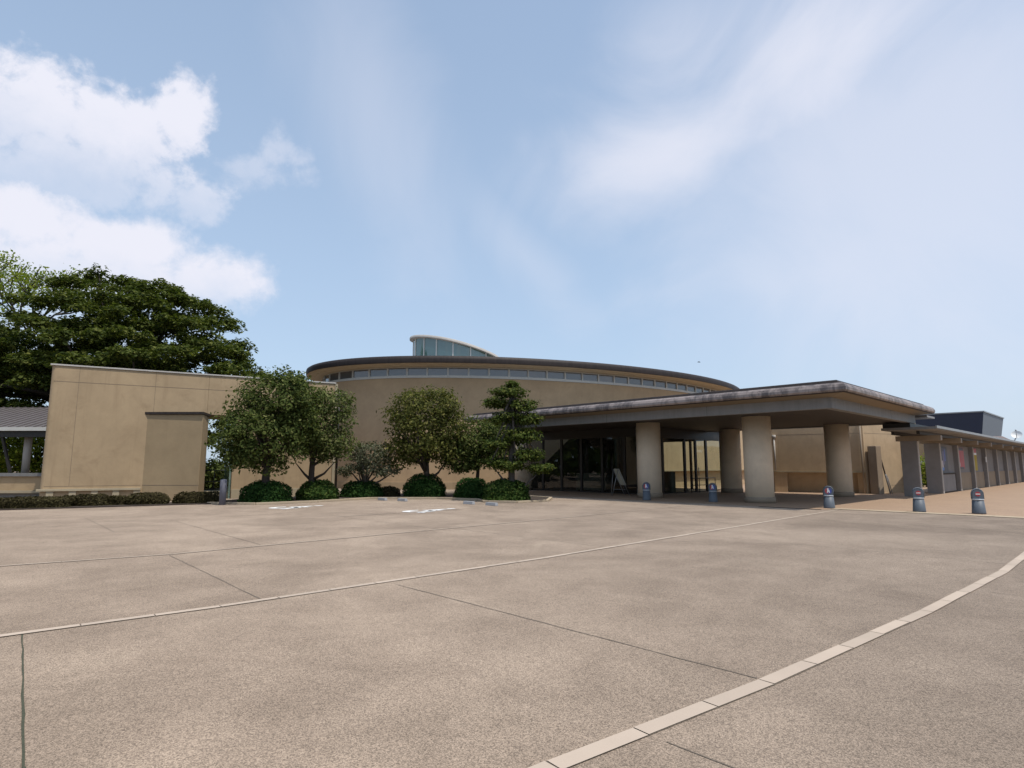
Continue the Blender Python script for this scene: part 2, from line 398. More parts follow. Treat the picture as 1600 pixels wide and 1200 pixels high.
# wheelchair symbols painted in two bays; local x = up the symbol, y = sideways
def wheelchair(a, b, ang, sx, sy, label):
    mb = MB(); z = 0.007
    def P(x, y):
        x *= sx; y *= sy
        d1 = (math.cos(ang), math.sin(ang)); aa = a + x * d1[0] - y * d1[1]; bb = b + x * d1[1] + y * d1[0]
        return g(aa, bb, z)
    def stroke(p, q, w):
        d = Vector((q[0] - p[0], q[1] - p[1])).normalized(); n = (-d.y * w / 2, d.x * w / 2)
        mb.add([P(p[0] - n[0], p[1] - n[1]), P(q[0] - n[0], q[1] - n[1]), P(q[0] + n[0], q[1] + n[1]), P(p[0] + n[0], p[1] + n[1])], [(0, 1, 2, 3)])
    N = 26; R0, R1 = 0.20, 0.36                    # wheel: an open ring
    t0, t1 = R(70), R(350)
    ring = []
    for i in range(N + 1):
        t = t0 + (t1 - t0) * i / N; ring.append((P(0.34 + R0 * math.cos(t), R0 * math.sin(t)), P(0.34 + R1 * math.cos(t), R1 * math.sin(t))))
    for r, s2 in zip(ring[:-1], ring[1:]): mb.add([r[0], r[1], s2[1], s2[0]], [(0, 1, 2, 3)])
    mb2 = MB()
    stroke((0.46, 0.05), (1.0, 0.07), 0.19)          # back
    mb.add([P(1.15 + 0.11 * math.cos(2 * math.pi * k / 14), 0.08 + 0.11 * math.sin(2 * math.pi * k / 14)) for k in range(14)], [tuple(range(14))])
    stroke((0.74, 0.0), (0.74, -0.28), 0.13)         # arm
    stroke((0.52, -0.02), (0.50, -0.36), 0.15)       # thigh
    stroke((0.50, -0.34), (0.10, -0.50), 0.15)       # shin
    stroke((0.10, -0.48), (0.16, -0.62), 0.13)       # foot
    o = mb.build('wheelchair_symbol', M['paint'])
    tag(o, label, 'road marking', 'wheelchair symbols painted on the plaza')
wheelchair(9.55, 23.1, R(0), 1.75, 1.35, 'white painted wheelchair symbol on the paving, left one of two, before the dark clipped trees')
wheelchair(12.2, 18.05, R(0), 1.85, 1.2, 'white painted wheelchair symbol on the paving, right one of two, before the lone rounded shrub')

# ------------------------------------------------------------------ tan wing (straight wall at 28 degrees with an opening under a lintel)
W0 = (-20.3, 26.2); WA = R(30); wd = (math.cos(WA), math.sin(WA)); wn = (-wd[1], wd[0])   # wn points away from the camera
def wp(t, n=0.0): return (W0[0] + wd[0] * t + wn[0] * n, W0[1] + wd[1] * t + wn[1] * n)
wing = empty('wall_wing', (*wp(6, 1), 0), 'long flat tan stucco wing with an opening under its lintel, behind clipped trees', 'building')
HT = 6.0
def wpoly(t0, t1, n0, n1, r=0.0):
    if not r: return [wp(t0, n0), wp(t1, n0), wp(t1, n1), wp(t0, n1)]
    arc = [wp(t0 + r - r * math.cos(k * math.pi / 10), n0 + r - r * math.sin(k * math.pi / 10)) for k in range(6)]
    return arc + [wp(t1, n0), wp(t1, n1), wp(t0, n1)]
mb = MB()
mb.prism(wpoly(0, 6.24, 0, 3.2, 0.18), 0, HT)
mb.prism(wpoly(6.24, 7.50, 0.0, 3.2), 4.06, HT)
mb.prism(wpoly(7.50, 12.35, 0, 0.7), 0, HT)
mb.build('wall', M['wall'], wing, 0.02)
mb = MB(); mb.prism(wpoly(-0.05, 12.40, -0.05, 3.25, 0.2) if False else [wp(-0.05, -0.05), wp(12.4, -0.05), wp(12.4, 0.75), wp(7.55, 0.75), wp(7.55, 3.25), wp(-0.05, 3.25)], HT, HT + 0.07)
mb.build('coping', M['pale_concrete'], wing, 0.01)
# control joints, 3 mm proud dark lines
mb = MB()
def wline(t0, t1, z0, z1): mb.prism([wp(t0, -0.003), wp(t1, -0.003), wp(t1, 0.01), wp(t0, 0.01)], z0, z1)
wline(0.12, 7.52, 5.29, 5.315); wline(8.0, 12.3, 5.29, 5.315); wline(1.02, 1.035, 0.72, 5.29); wline(1.02, 1.035, 5.315, HT)
wline(3.98, 3.995, 4.1, 5.29); wline(3.98, 3.995, 5.315, HT); wline(0.15, 3.70, 0.70, 0.72)
mb.build('control_joint', M['wall_joint'], wing)
mb = MB()
mb.prism([wp(-0.10, -0.12), wp(3.72, -0.12), wp(3.72, 0.02), wp(-0.10, 0.02)], 0.50, 0.60)
for t in (0.25, 1.05, 1.85, 2.65, 3.45): mb.prism([wp(t, -0.08), wp(t + 0.26, -0.08), wp(t + 0.26, 0.02), wp(t, 0.02)], 0.0, 0.50)
mb.build('plinth_ledge', M['ledge'], wing, 0.008)
# projecting block under its own cap
bl0 = wp(3.75, 0.01); bl1 = (-14.42, 28.05); bl2 = wp(6.33, 0.02)
mb = MB(); mb.prism([bl0, bl1, bl2], 0, 3.98); blk = mb.build('projecting_block', M['wall_block'], wing, 0.03)
mb = MB(); mb.prism([(bl0[0] - .10, bl0[1] - 0.06), (bl1[0] + 0.05, bl1[1] - 0.09), (bl2[0] + 0.09, bl2[1])], 3.98, 4.09); mb.build('block_cap', M['dark_metal_roof'], wing)
mb = MB(); mb.prism([(bl0[0], bl0[1] - .004), (bl1[0], bl1[1] - .004), bl1, bl0], 0.70, 0.72); mb.build('control_joint', M['joint'], wing)
mb = MB(); mb.prism(wpoly(7.40, 7.498, 0.1, 3.0), 0, 4.06); mb.build('glass_fin', M['edge_glass'], wing)
# pale end strip and pipe at the right end
mb = MB(); mb.prism(wpoly(12.36, 12.50, -0.03, 0.75), 0, HT); mb.build('end_trim', M['ledge'], wing)
mb = MB(); mb.tube([(*wp(12.62, 0.1), 0), (*wp(12.62, 0.1), 5.7)], 0.06, 10); mb.build('downpipe', M['dark_frame'], wing)
mb = MB(); mb.prism(wpoly(7.52, 12.34, -0.05, 0.0), 0.0, 0.45); mb.build('plinth', M['ledge'], wing, 0.01)
mb = MB(); mb.prism(wpoly(6.3, 7.4, 0.3, 3.0), 0.0, 0.32); mb.build('threshold', M['ledge'], wing)

# ------------------------------------------------------------------ covered corridor at the far left
cor = empty('covered_corridor', (-26, 31.5, 0), 'open covered corridor with seamed metal roof and slanted braces, left of the tan wing', 'corridor')
cx0, cx1 = -40.0, -20.0
mb = MB()
mb.add([(cx0, 30, 3.50), (cx1, 30, 3.50), (cx1, 34.6, 4.92), (cx0, 34.6, 4.92), (cx0, 30, 3.40), (cx1, 30, 3.40), (cx1, 34.6, 4.82), (cx0, 34.6, 4.82)],
       [(0, 1, 2, 3), (7, 6, 5, 4), (0, 4, 5, 1), (1, 5, 6, 2), (2, 6, 7, 3), (3, 7, 4, 0)])
rf = mb.build('roof', M['corridor_roof'], cor)
mb = MB()
x = cx0 + 0.2
while x < cx1: mb.beam((x, 30.0, 3.525), (x, 34.6, 4.945), 0.045, 0.05); x += 0.42
mb.build('standing_seam', M['corridor_roof'], rf)
mb = MB(); mb.prism([(cx0, 29.86), (cx1, 29.86), (cx1, 29.99), (cx0, 29.99)], 3.32, 3.50); mb.build('gutter', M['frame_white'], cor)
mb = MB(); mb.prism([(cx0, 30.05), (cx1, 30.05), (cx1, 30.35), (cx0, 30.35)], 3.02, 3.39); mb.build('eave_beam', M['dark_frame'], cor)
mb = MB(); mb.prism([(cx0, 34.4), (cx1, 34.4), (cx1, 34.6), (cx0, 34.6)], 4.3, 4.8); mb.build('ridge_beam', M['dark_frame'], cor)
for xc in (-24.75, -30.2, -35.6):
    MB().lathe((xc, 30.9, 1.2), [(0.17, 0), (0.17, 2.3)], 20).build('column', M['pale_concrete'], cor)
    MB().lathe((xc, 34.3, 0), [(0.20, 0), (0.20, 4.3)], 16).build('column', M['pale_concrete'], cor)
for xa, xb in ((-25.5, -25.05), (-23.2, -22.95), (-31.0, -30.5), (-28.7, -28.4)):
    MB().beam((xa, 30.2, 3.02), (xb, 30.35, 1.26), 0.11).build('brace', M['dark_frame'], cor)
MB().prism([(cx0, 29.9), (cx1, 29.9), (cx1, 30.4), (cx0, 30.4)], 1.08, 1.24).build('sill', M['fascia'], cor)
MB().prism([(cx0, 30.0), (cx1, 30.0), (cx1, 30.3), (cx0, 30.3)], 0.40, 1.08).build('low_wall', M['wall'], cor)
MB().prism([(cx0, 29.6), (cx1, 29.6), (cx1, 30.3), (cx0, 30.3)], 0.28, 0.39).build('ledge', M['ledge'], cor)
MB().prism([(cx0, 29.8), (cx1, 29.8), (cx1, 30.3), (cx0, 30.3)], 0.0, 0.28).build('footing', M['fascia'], cor)

# ------------------------------------------------------------------ rotunda (elliptical hall)
EC = (3.62, 56.55); EA, EB, EP = 22.35, 13.1, 0.5787
def ell(t, off=0.0):
    c, s = math.cos(t), math.sin(t); x, y = EA * c, EB * s
    nx, ny = c / EA, s / EB; L = math.hypot(nx, ny); x += off * nx / L; y += off * ny / L
    return (EC[0] + x * math.cos(EP) - y * math.sin(EP), EC[1] + x * math.sin(EP) + y * math.cos(EP))
rot = empty('rotunda', (EC[0], EC[1], 0), 'large oval tan hall with a dark rimmed flat roof and a band of clerestory windows', 'building')
NT_ = 240
ts = [2 * math.pi * k / NT_ for k in range(NT_)]
def ring(mb, prof, smooth=True):
    n = len(ts); vs = []
    for off, z in prof: vs += [(*ell(t, off), z) for t in ts]
    fs = [(i * n + k, i * n + (k + 1) % n, (i + 1) * n + (k + 1) % n, (i + 1) * n + k) for i in range(len(prof) - 1) for k in range(n)]
    mb.add(vs, fs, smooth)
OFFW = -1.25; ZS, ZH = 7.78, 8.40
mb = MB(); ring(mb, [(OFFW, 0), (OFFW, ZS - 0.14)]); mb.build('wall', M['drum'], rot)
mb = MB(); ring(mb, [(OFFW + 0.05, 0.0), (OFFW + 0.05, 0.48)]); ring(mb, [(OFFW + 0.05, 0.48), (OFFW, 0.49)]); mb.build('base_course', M['wall'], rot)
mb = MB(); ring(mb, [(OFFW + 0.02, ZS - 0.14), (OFFW + 0.06, ZS - 0.13)], False); ring(mb, [(OFFW + 0.06, ZS - 0.13), (OFFW + 0.06, ZS)], True); ring(mb, [(OFFW + 0.06, ZS), (OFFW - 0.15, ZS)], False)
mb.build('sill', M['frame_white'], rot)
mb = MB(); ring(mb, [(OFFW - 0.12, ZH - 0.02), (OFFW + 0.02, ZH)], False); ring(mb, [(OFFW + 0.02, ZH), (-0.62, 8.415)], False); ring(mb, [(-0.62, 8.415), (-0.60, 8.455)], True); ring(mb, [(-0.60, 8.455), (-0.22, 8.465)], False); ring(mb, [(-0.22, 8.465), (-0.20, 8.50)], True); ring(mb, [(-0.2, 8.5), (-0.02, 8.52)], False)
mb.build('soffit', M['cream_soffit'], rot)
mb = MB(); ring(mb, [(-0.03, 8.50), (0.0, 8.52)], False); ring(mb, [(0.0, 8.52), (0.04, 8.75), (0.0, 8.93), (-0.10, 9.0)], True); ring(mb, [(-0.10, 9.0), (-0.9, 9.03)], True)
rr = mb.build('roof_rim', M['dark_metal_roof'], rot)
mb = MB()
vs = [(*ell(t, -0.85), 9.02) for t in ts]; mids = [(EC[0] + (p[0] - EC[0]) * .55, EC[1] + (p[1] - EC[1]) * .55, 9.35) for p in vs]
n = len(ts); mb.add(vs + mids + [(EC[0], EC[1], 9.5)], [(k, (k + 1) % n, n + (k + 1) % n, n + k) for k in range(n)] + [(n + k, n + (k + 1) % n, 2 * n) for k in range(n)], True)
mb.build('roof', M['roof_grey'], rot)
# arc-length spaced clerestory windows along the side that faces the plaza
fine = [R(150) + R(250) * k / 4000 for k in range(4001)]
pts = [Vector(ell(t, OFFW)) for t in fine]; S = [0]
for p, q in zip(pts[:-1], pts[1:]): S.append(S[-1] + (q - p).length)
ref = min(range(len(pts)), key=lambda i: abs(pts[i].x / pts[i].y - (763 - 800) / 948.5) + (100 if pts[i].y > EC[1] else 0))
STEP = 1.43
edges = []
k0 = -int(S[ref] / STEP); k1 = int((S[-1] - S[ref]) / STEP)
for k in range(k0, k1 + 1):
    s = S[ref] + k * STEP; i = min(range(len(S)), key=lambda j: abs(S[j] - s)); edges.append(fine[i])
def seen(t):
    p = ell(t, OFFW); nx, ny = p[0] - EC[0], p[1] - EC[1]; q = ell(t, OFFW + 1); return (q[0] - p[0]) * -p[0] + (q[1] - p[1]) * -p[1] > -4
keep = [(ta, tb) for ta, tb in zip(edges[:-1], edges[1:]) if seen(ta) and seen(tb)]
for ta, tb in keep:
    pa, pb = Vector((*ell(ta, OFFW), 0)), Vector((*ell(tb, OFFW), 0)); d = (pb - pa).normalized(); nn = Vector((d.y, -d.x, 0))
    if nn.dot(-pa) < 0 and False: nn = -nn
    out = Vector((*ell(ta, OFFW + 1), 0)) - pa; nn = nn if nn.dot(out) > 0 else -nn
    mb = MB(); w = 0.055
    for c0, c1 in ((pa, pa + d * w), (pb - d * w, pb)):
        mb.prism([(c0 + nn * .04).to_2d(), (c1 + nn * .04).to_2d(), (c1 - nn * .10).to_2d(), (c0 - nn * .10).to_2d()], ZS, ZH)
    a2, b2 = pa + d * w, pb - d * w
    for z0, z1 in ((ZS, ZS + 0.05), (ZH - 0.05, ZH)):
        mb.prism([(a2 + nn * .03).to_2d(), (b2 + nn * .03).to_2d(), (b2 - nn * .09).to_2d(), (a2 - nn * .09).to_2d()], z0, z1)
    wi = mb.build('window', M['frame_white'], rot)
    mb = MB(); tl = random.uniform(-0.004, 0.004)
    mb.add([tuple(a2 - nn * .04) [:2] + (ZS + .05,), tuple(b2 - nn * (.04 + tl))[:2] + (ZS + .05,), tuple(b2 - nn * (.04 + tl))[:2] + (ZH - .05,), tuple(a2 - nn * .04)[:2] + (ZH - .05,)], [(0, 1, 2, 3)])
    mb.build('pane', M['clerestory_glass'], wi)
# solid band behind the windows and around the unseen back
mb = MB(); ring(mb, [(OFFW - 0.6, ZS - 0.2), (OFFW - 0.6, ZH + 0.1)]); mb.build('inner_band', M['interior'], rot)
# skylight lantern: an oval glass drum cut by a tilted roof disc
LC = (-5.05, 52.0); LA, LB = 3.6, 2.6
def lroof(x): u = (x - (LC[0] - LA)) / (2 * LA); return 12.5 - 0.1 * u - 1.5 * u ** 1.4 if u > 0 else 12.5
def lell(t, off=0.0): return (LC[0] + (LA + off) * math.cos(t), LC[1] + (LB + off) * math.sin(t))
NL = 48; lts = [2 * math.pi * k / NL for k in range(NL)]
mb = MB()
outl = [lell(t, 0.34) for t in lts]
vs = [(x, y, lroof(x) - 0.02) for x, y in outl] + [(x, y, lroof(x) + 0.16) for x, y in outl] + [(LC[0] + (x - LC[0]) * .85, LC[1] + (y - LC[1]) * .85, lroof(LC[0] + (x - LC[0]) * .85) + 0.26) for x, y in outl]
mb.add(vs, [(NL * i + k, NL * i + (k + 1) % NL, NL * (i + 1) + (k + 1) % NL, NL * (i + 1) + k) for i in range(2) for k in range(NL)] + [tuple(2 * NL + k for k in range(NL))], True)
mb.add([vs[k] for k in range(NL)], [tuple(range(NL - 1, -1, -1))])
lan = mb.build('lantern_roof', M['pale_concrete'], rot)
mb = MB()
vs = [(*lell(t, -0.02), 9.0) for t in lts] + [(*lell(t, -0.02), max(9.0, lroof(lell(t)[0]) - 0.02)) for t in lts]
mb.add(vs, [(k, (k + 1) % NL, NL + (k + 1) % NL, NL + k) for k in range(NL)], True); mb.build('lantern_glazing', M['green_glass'], rot)
for td in (185, 205, 228, 249, 272, 296, 322, 160):
    x, y = lell(R(td)); zt = lroof(x) - 0.02
    if zt > 9.1: MB().beam((x, y, 9.0), (x, y, zt), 0.09).build('mullion', M['frame_white'], rot)

# ------------------------------------------------------------------ entrance canopy
can = empty('entrance_canopy', g(29, 14), 'wide flat entrance canopy with brown metal edge on four round beige columns', 'canopy')
a0, a1, b0, b1 = 23.7, 35.6, 7.65, 27.2; CU = 0.10
def rect(d): return [g(a0 - d, b0 - d)[:2], g(a1 + d, b0 - d)[:2], g(a1 + d, b1 + d)[:2], g(a0 - d, b1 + d)[:2]]
def rrings(mb, prof, smooth=False, rev=False):
    vs = []
    for d, z in prof: vs += [(x, y, z + CU) for x, y in rect(d)]
    mb.add(vs, [(4 * i + k, 4 * i + (k + 1) % 4, 4 * (i + 1) + (k + 1) % 4, 4 * (i + 1) + k) for i in range(len(prof) - 1) for k in range(4)], smooth)
mb = MB(); rrings(mb, [(-0.3, 3.755), (-0.3, 3.60), (0, 3.60), (0, 4.0)]); fa = mb.build('fascia', M['fascia'], can)
for bb in (12.6, 17.9, 23.0): MB().gbox(a0 - 0.003, a0 + 0.01, bb, bb + 0.012, 3.60 + CU, 4.0 + CU).build('panel_joint', M['dark_frame'], fa)
for aa in (27.0, 31.3): MB().gbox(aa, aa + 0.012, b0 - 0.003, b0 + 0.01, 3.6 + CU, 4.0 + CU).build('panel_joint', M['dark_frame'], fa)
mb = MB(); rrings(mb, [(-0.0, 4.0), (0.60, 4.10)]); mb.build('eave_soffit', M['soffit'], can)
mb = MB(); rrings(mb, [(0.58, 4.10), (0.60, 4.085), (0.70, 4.11)]); mb.build('drip_edge', M['dark_metal_roof'], can)
mb = MB(); rrings(mb, [(0.68, 4.11), (0.725, 4.18), (0.72, 4.28), (0.66, 4.38), (0.54, 4.45), (0.36, 4.475)]); mb.build('edge_roll', M['copper'], can)
mb = MB(); rrings(mb, [(0.37, 4.475), (0.33, 4.56), (0.30, 4.585), (0.1, 4.60), (-2.5, 4.75)]); mb.build('roof_border', M['dark_metal_roof'], can); MB().add([(*p, 4.755 + CU) for p in rect(-2.4)], [(0, 1, 2, 3)]).build('roof', M['pale_concrete'], can)  # inner roof made pale to bounce light onto the rotunda wall
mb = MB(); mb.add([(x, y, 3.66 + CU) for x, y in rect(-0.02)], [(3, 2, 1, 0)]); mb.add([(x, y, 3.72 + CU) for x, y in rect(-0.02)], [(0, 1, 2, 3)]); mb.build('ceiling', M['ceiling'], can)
for aa, bb in ((26.5, 11.75), (26.45, 17.35), (34.75, 11.1), (35.0, 17.2), (28.6, 28.6)):
    p = g(aa, bb)
    mb = MB(); mb.lathe(p, [(0.60, 0.0), (0.60, 3.66 + CU)], 40); c = mb.build('column', M['column'], can)
    mb = MB(); mb.lathe(p, [(0.635, 0.006), (0.635, 0.235), (0.62, 0.25)], 40); mb.build('plinth', M['plinth'], c)
# connecting low roof to the colonnade
mb = MB(); mb.gbox(36.35, 38.0, 7.3, 9.2, 4.05, 4.14); mb.build('link_roof', M['roof_grey'], can)
fx = g(29.5, 12.6)
mb = MB(); mb.lathe((fx[0], fx[1], 3.54), [(0.06, 0), (0.10, 0.04), (0.11, 0.12), (0.05, 0.13), (0.05, 0.22)], 16); o = mb.build('ceiling_fixture', M['black']); tag(o, 'small black round fixture hanging under the entrance canopy between the front columns', 'light fixture')  # dark dome for a ceiling camera, gives no light

# ------------------------------------------------------------------ glazed lobby under the canopy
lob = empty('glass_lobby', g(31, 22), 'dark glazed entrance lobby with bronze door frames, set back under the canopy', 'lobby')
GA, GB = 28.9, 19.0
mb = MB()
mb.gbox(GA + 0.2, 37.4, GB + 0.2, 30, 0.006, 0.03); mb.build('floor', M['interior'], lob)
mb = MB(); mb.gbox(GA - 0.06, GA + 0.06, GB, 28.6, 3.30, 3.755); mb.gbox(GA + 0.06, 37.6, GB - 0.06, GB + 0.06, 3.25, 3.755); mb.gbox(37.5, 37.6, GB + .06, 27, 3.3, 3.755); mb.build('header', M['dark_frame'], lob)
def glaze(p, q, wname='window', z1=3.30, fw=0.08, pane=True, sill=0.06):
    p, q = Vector(p), Vector(q); d = (q - p).normalized(); n = Vector((-d.y, d.x, 0)); mb = MB()
    for c0, c1 in ((p, p + d * fw), (q - d * fw, q)):
        mb.prism([(c0 + n * .05).to_2d(), (c1 + n * .05).to_2d(), (c1 - n * .05).to_2d(), (c0 - n * .05).to_2d()], 0.01, z1)
    a2, b2 = p + d * fw, q - d * fw
    for z0, zz in ((0.01, sill), (z1 - 0.06, z1)):
        mb.prism([(a2 + n * .045).to_2d(), (b2 + n * .045).to_2d(), (b2 - n * .045).to_2d(), (a2 - n * .045).to_2d()], z0, zz)
    w = mb.build(wname, M['dark_frame'], lob)
    if pane:
        mb = MB(); mb.add([(a2.x, a2.y, sill), (b2.x, b2.y, sill), (b2.x, b2.y, z1 - .06), (a2.x, a2.y, z1 - .06)], [(0, 1, 2, 3)]); mb.build('pane', M['glass'], w)
    return w
bs = [GB + 0.06, 20.6, 22.2, 23.8, 25.4, 27.0, 28.5]
for i in range(6): glaze(g(GA, bs[i]), g(GA, bs[i + 1]))
as_ = [28.96, 30.3, 32.75, 34.05, 35.35, 37.5]
for i in range(5):
    w = glaze(g(as_[i], GB), g(as_[i + 1], GB), 'door' if i in (2, 3) else 'window', 3.25, 0.10)
    if i in (2, 3):
        aa = as_[3] + (-0.16 if i == 2 else 0.16)
        MB().tube([g(aa, GB - 0.1, 1.0), g(aa, GB - 0.1, 1.5)], 0.025, 8).build('handle', M['steel'], w)
for i in range(2): glaze(g(37.55, GB + 0.1 + i * 2.2), g(37.55, GB + 0.1 + (i + 1) * 2.2), 'window', 3.3)
# dark sheet added along the tan rotunda wall, painting in the lobby's shade
tl = [t for t in [R(180) + R(180) * k / 400 for k in range(401)] if True]
arc = [ell(t, OFFW + 0.12) for t in tl]
def gab(p): return (p[0] * E1[0] + p[1] * E1[1], p[0] * E2[0] + p[1] * E2[1])
arc = [p for p in arc if 28.95 < gab(p)[0] < 37.4 and gab(p)[1] > 19]
if len(arc) > 2:
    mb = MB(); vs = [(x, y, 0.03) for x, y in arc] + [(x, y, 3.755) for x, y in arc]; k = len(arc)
    mb.add(vs, [(i, i + 1, k + i + 1, k + i) for i in range(k - 1)], True); mb.build('shade_backing', M['interior'], lob)
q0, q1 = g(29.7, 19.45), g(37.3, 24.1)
mb = MB(); mb.beam((q0[0], q0[1], 1.893), (q1[0], q1[1], 1.893), 0.12, 3.72); mb.build('blocking_partition', M['interior'], lob)  # dark wall added to block the bright view through the lobby
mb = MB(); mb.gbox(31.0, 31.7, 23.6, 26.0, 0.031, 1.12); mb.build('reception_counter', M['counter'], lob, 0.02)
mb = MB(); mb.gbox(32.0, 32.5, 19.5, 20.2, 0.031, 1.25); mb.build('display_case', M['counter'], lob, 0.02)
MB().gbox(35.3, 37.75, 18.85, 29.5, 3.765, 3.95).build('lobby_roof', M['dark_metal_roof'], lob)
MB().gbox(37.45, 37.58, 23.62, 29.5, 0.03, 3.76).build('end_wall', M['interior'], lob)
p = g(28.2, 19.15)
MB().tube([(p[0], p[1], 0.006), (p[0], p[1], 3.755)], 0.065, 12).build('downpipe', M['frame_white'], lob)
p = g(28.35, 19.35)
MB().tube([(p[0], p[1], 0.006), (p[0], p[1], 3.755)], 0.045, 12).build('downpipe', M['frame_white'], lob)

# handrail in front of the doors
hr = MB(); q = [g(32.4, 18.45), g(35.4, 18.45)]
hr.tube([(q[0][0], q[0][1], 0.85), (q[1][0], q[1][1], 0.85)], 0.025, 8); hr.tube([(q[0][0], q[0][1], 0.45), (q[1][0], q[1][1], 0.45)], 0.018, 8)
for k in range(4):
    p = g(32.45 + k * 0.97, 18.45); hr.tube([(p[0], p[1], 0.006), (p[0], p[1], 0.86)], 0.022, 8)
tag(hr.build('handrail', M['black']), 'thin black metal handrail standing in front of the glass doors', 'handrail')

# ------------------------------------------------------------------ rear courtyard wall
rw = empty('courtyard_wall', g(40, 15), 'tall plain tan courtyard wall with a shaded low recess, behind the canopy columns', 'wall')
KC = (20.3, 34.9); LD = (math.cos(R(150)), math.sin(R(150))); RD = (math.cos(R(28)), math.sin(R(28)))
def lw(t, n=0.0): return (KC[0] + LD[0] * t + LD[1] * n, KC[1] + LD[1] * t - LD[0] * n)     # left run, n towards the back
def rwp(t, n=0.0): return (KC[0] + RD[0] * t - RD[1] * n, KC[1] + RD[1] * t + RD[0] * n)      # right run
mb = MB(); mb.prism([rwp(0.01), rwp(5.5), rwp(5.5, .5), rwp(0.01, .5)], 0, 4.4); mb.prism([lw(0), lw(0, .5), lw(6, .5), lw(6)], 1.24, 4.4); mb.prism([lw(4.15, .02), lw(4.15, .5), lw(4.85, .5), lw(4.85, .02)], 0, 1.24)
mb.build('wall', M['rear'], rw)
mb = MB(); mb.prism([lw(0.1, .6), lw(0.1, .8), lw(6, .8), lw(6, .6)], 0, 1.3); mb.build('recess_back', M['rear'], rw)
mb = MB(); mb.prism([lw(-.02, -.05), lw(-.02, .02), lw(6, .02), lw(6, -.05)], 1.20, 1.27); mb.build('ledge', M['ledge'], rw)
MB().prism([lw(0.1, -.004), lw(0.1, .01), lw(6, .01), lw(6, -.004)], 3.46, 3.475).build('control_joint', M['joint'], rw)
MB().prism([rwp(0.1, -.004), rwp(5.4, -.004), rwp(5.4, .01), rwp(0.1, .01)], 3.46, 3.475).build('control_joint', M['joint'], rw)
MB().prism([rwp(2.2, -.004), rwp(5.4, -.004), rwp(5.4, .01), rwp(2.2, .01)], 0.45, 0.46).build('control_joint', M['joint'], rw)
p = lw(0.12, -0.07); MB().tube([(*p, 0.0), (*p, 4.3)], 0.045, 10).build('downpipe', M['plinth'], rw)
p = lw(4.75, -0.09); mb = MB(); mb.tube([(*p, 1.3), (*p, 3.3)], 0.05, 10); mb.lathe((*p, 3.25), [(0.09, 0), (0.11, 0.22)], 12); mb.build('downpipe', M['pale_concrete'], rw)
mb = MB(); mb.gbox(36.6, 58, 23.6, 24.1, 1.24, 4.6); mb.gbox(57.5, 58, 15, 23.6, 0, 4.6); mb.build('far_wall', M['rear'], rw)
mb = MB(); mb.gbox(36.6, 57.5, 23.9, 24.05, 0.0, 1.24); mb.build('recess_back', M['rear'], rw)
mb = MB(); mb.gbox(37.8, 57.5, 23.55, 23.62, 1.20, 1.27); mb.build('ledge', M['ledge'], rw)
# stone pillar and slanted rail beside the wall
def rz(t, n, z): return (*rwp(t, n), z)
mb = MB(); mb.prism([rwp(0.12, -.62), rwp(0.62, -.62), rwp(0.62, -.12), rwp(0.12, -.12)], 0, 2.72)
o = mb.build('stone_pillar', M['rough_stone'], None, 0.03); tag(o, 'rough brown stone pillar standing against the tan courtyard wall', 'pillar')
mb = MB(); mb.beam(rz(.66, -.4, 2.68), rz(1.55, -.4, 0.02), 0.055)
tag(mb.build('slanted_brace', M['bark']), 'long dark slanted bar leaning from the top of the stone pillar to the ground', 'brace')
mb = MB()
for k in (0, 1): mb.tube([rz(.80 + k * .14, -.65, 1.1 - .12 * k), rz(1.12 + k * .2, -.65, 0.0)], 0.024, 8)
mb.tube([rz(.80, -.65, 1.1), rz(.94, -.65, .98)], 0.024, 8)
tag(mb.build('hand_rail', M['steel']), 'small bent steel rail between the stone pillar and the long slanted bar', 'rail')

# ------------------------------------------------------------------ colonnade
colo = empty('colonnade', g(55, 8), 'long grey concrete colonnade with a thin flat roof, running away behind the two striped bollards', 'colonnade')
mb = MB(); mb.gbox(34.4, 96, 6.6, 8.9, 3.34, 3.46); mb.build('roof', M['fascia'], colo)
MB().gbox(34.7, 39.0, 7.7, 8.9, 3.462, 3.69).build('gap_filler', M['dark_frame'], colo)  # dark filler added to close the bright gap under the canopy
mb = MB(); mb.gbox(34.38, 96, 6.54, 6.6, 3.38, 3.50); mb.build('roof_edge', M['grey_metal'], colo)
for bb in (7.5, 8.6): MB().gbox(35.5, 96, bb, bb + 0.14, 3.16, 3.335).build('purlin', M['dark_frame'], colo)
pa = [37.2 + 5.0 * k for k in range(12)]
for k, aa in enumerate(pa):
    mb = MB(); mb.gbox(aa - 0.15, aa + 0.15, 8.0, 8.75, 0.0, 2.88); po = mb.build('post', M['concrete'], colo, 0.012)
    mb = MB()
    for s in (-0.13, 0.05): mb.gbox(aa + s, aa + s + 0.09, 6.95, 8.95, 2.88, 3.15)
    mb.build('beam', M['plinth'], po, 0.006)
    mb = MB()
    for s in (-0.13, 0.05): mb.gbox(aa + s + .005, aa + s + 0.085, 6.93, 6.95, 2.89, 3.14)
    mb.build('end_cap', M['pale_concrete'], po)
    MB().gbox(aa - 0.12, aa + 0.12, 7.975, 7.999, 0.02, 2.87).build('lit_front_strip', M['pale_concrete'], po)  # pale strip paints in the light on the post's front face
for k in range(1, 11):
    aa = pa[k]
    mb = MB(); mb.gbox(aa + 0.16, pa[k + 1] - 0.16, 8.24, 8.40, 1.15, 2.87); w = mb.build('wall_panel', M['concrete'], colo)
    mb = MB(); mb.gbox(aa + 0.16, pa[k + 1] - 0.16, 8.20, 8.42, 0.0, 1.15); mb.build('low_wall', M['plinth'], w)
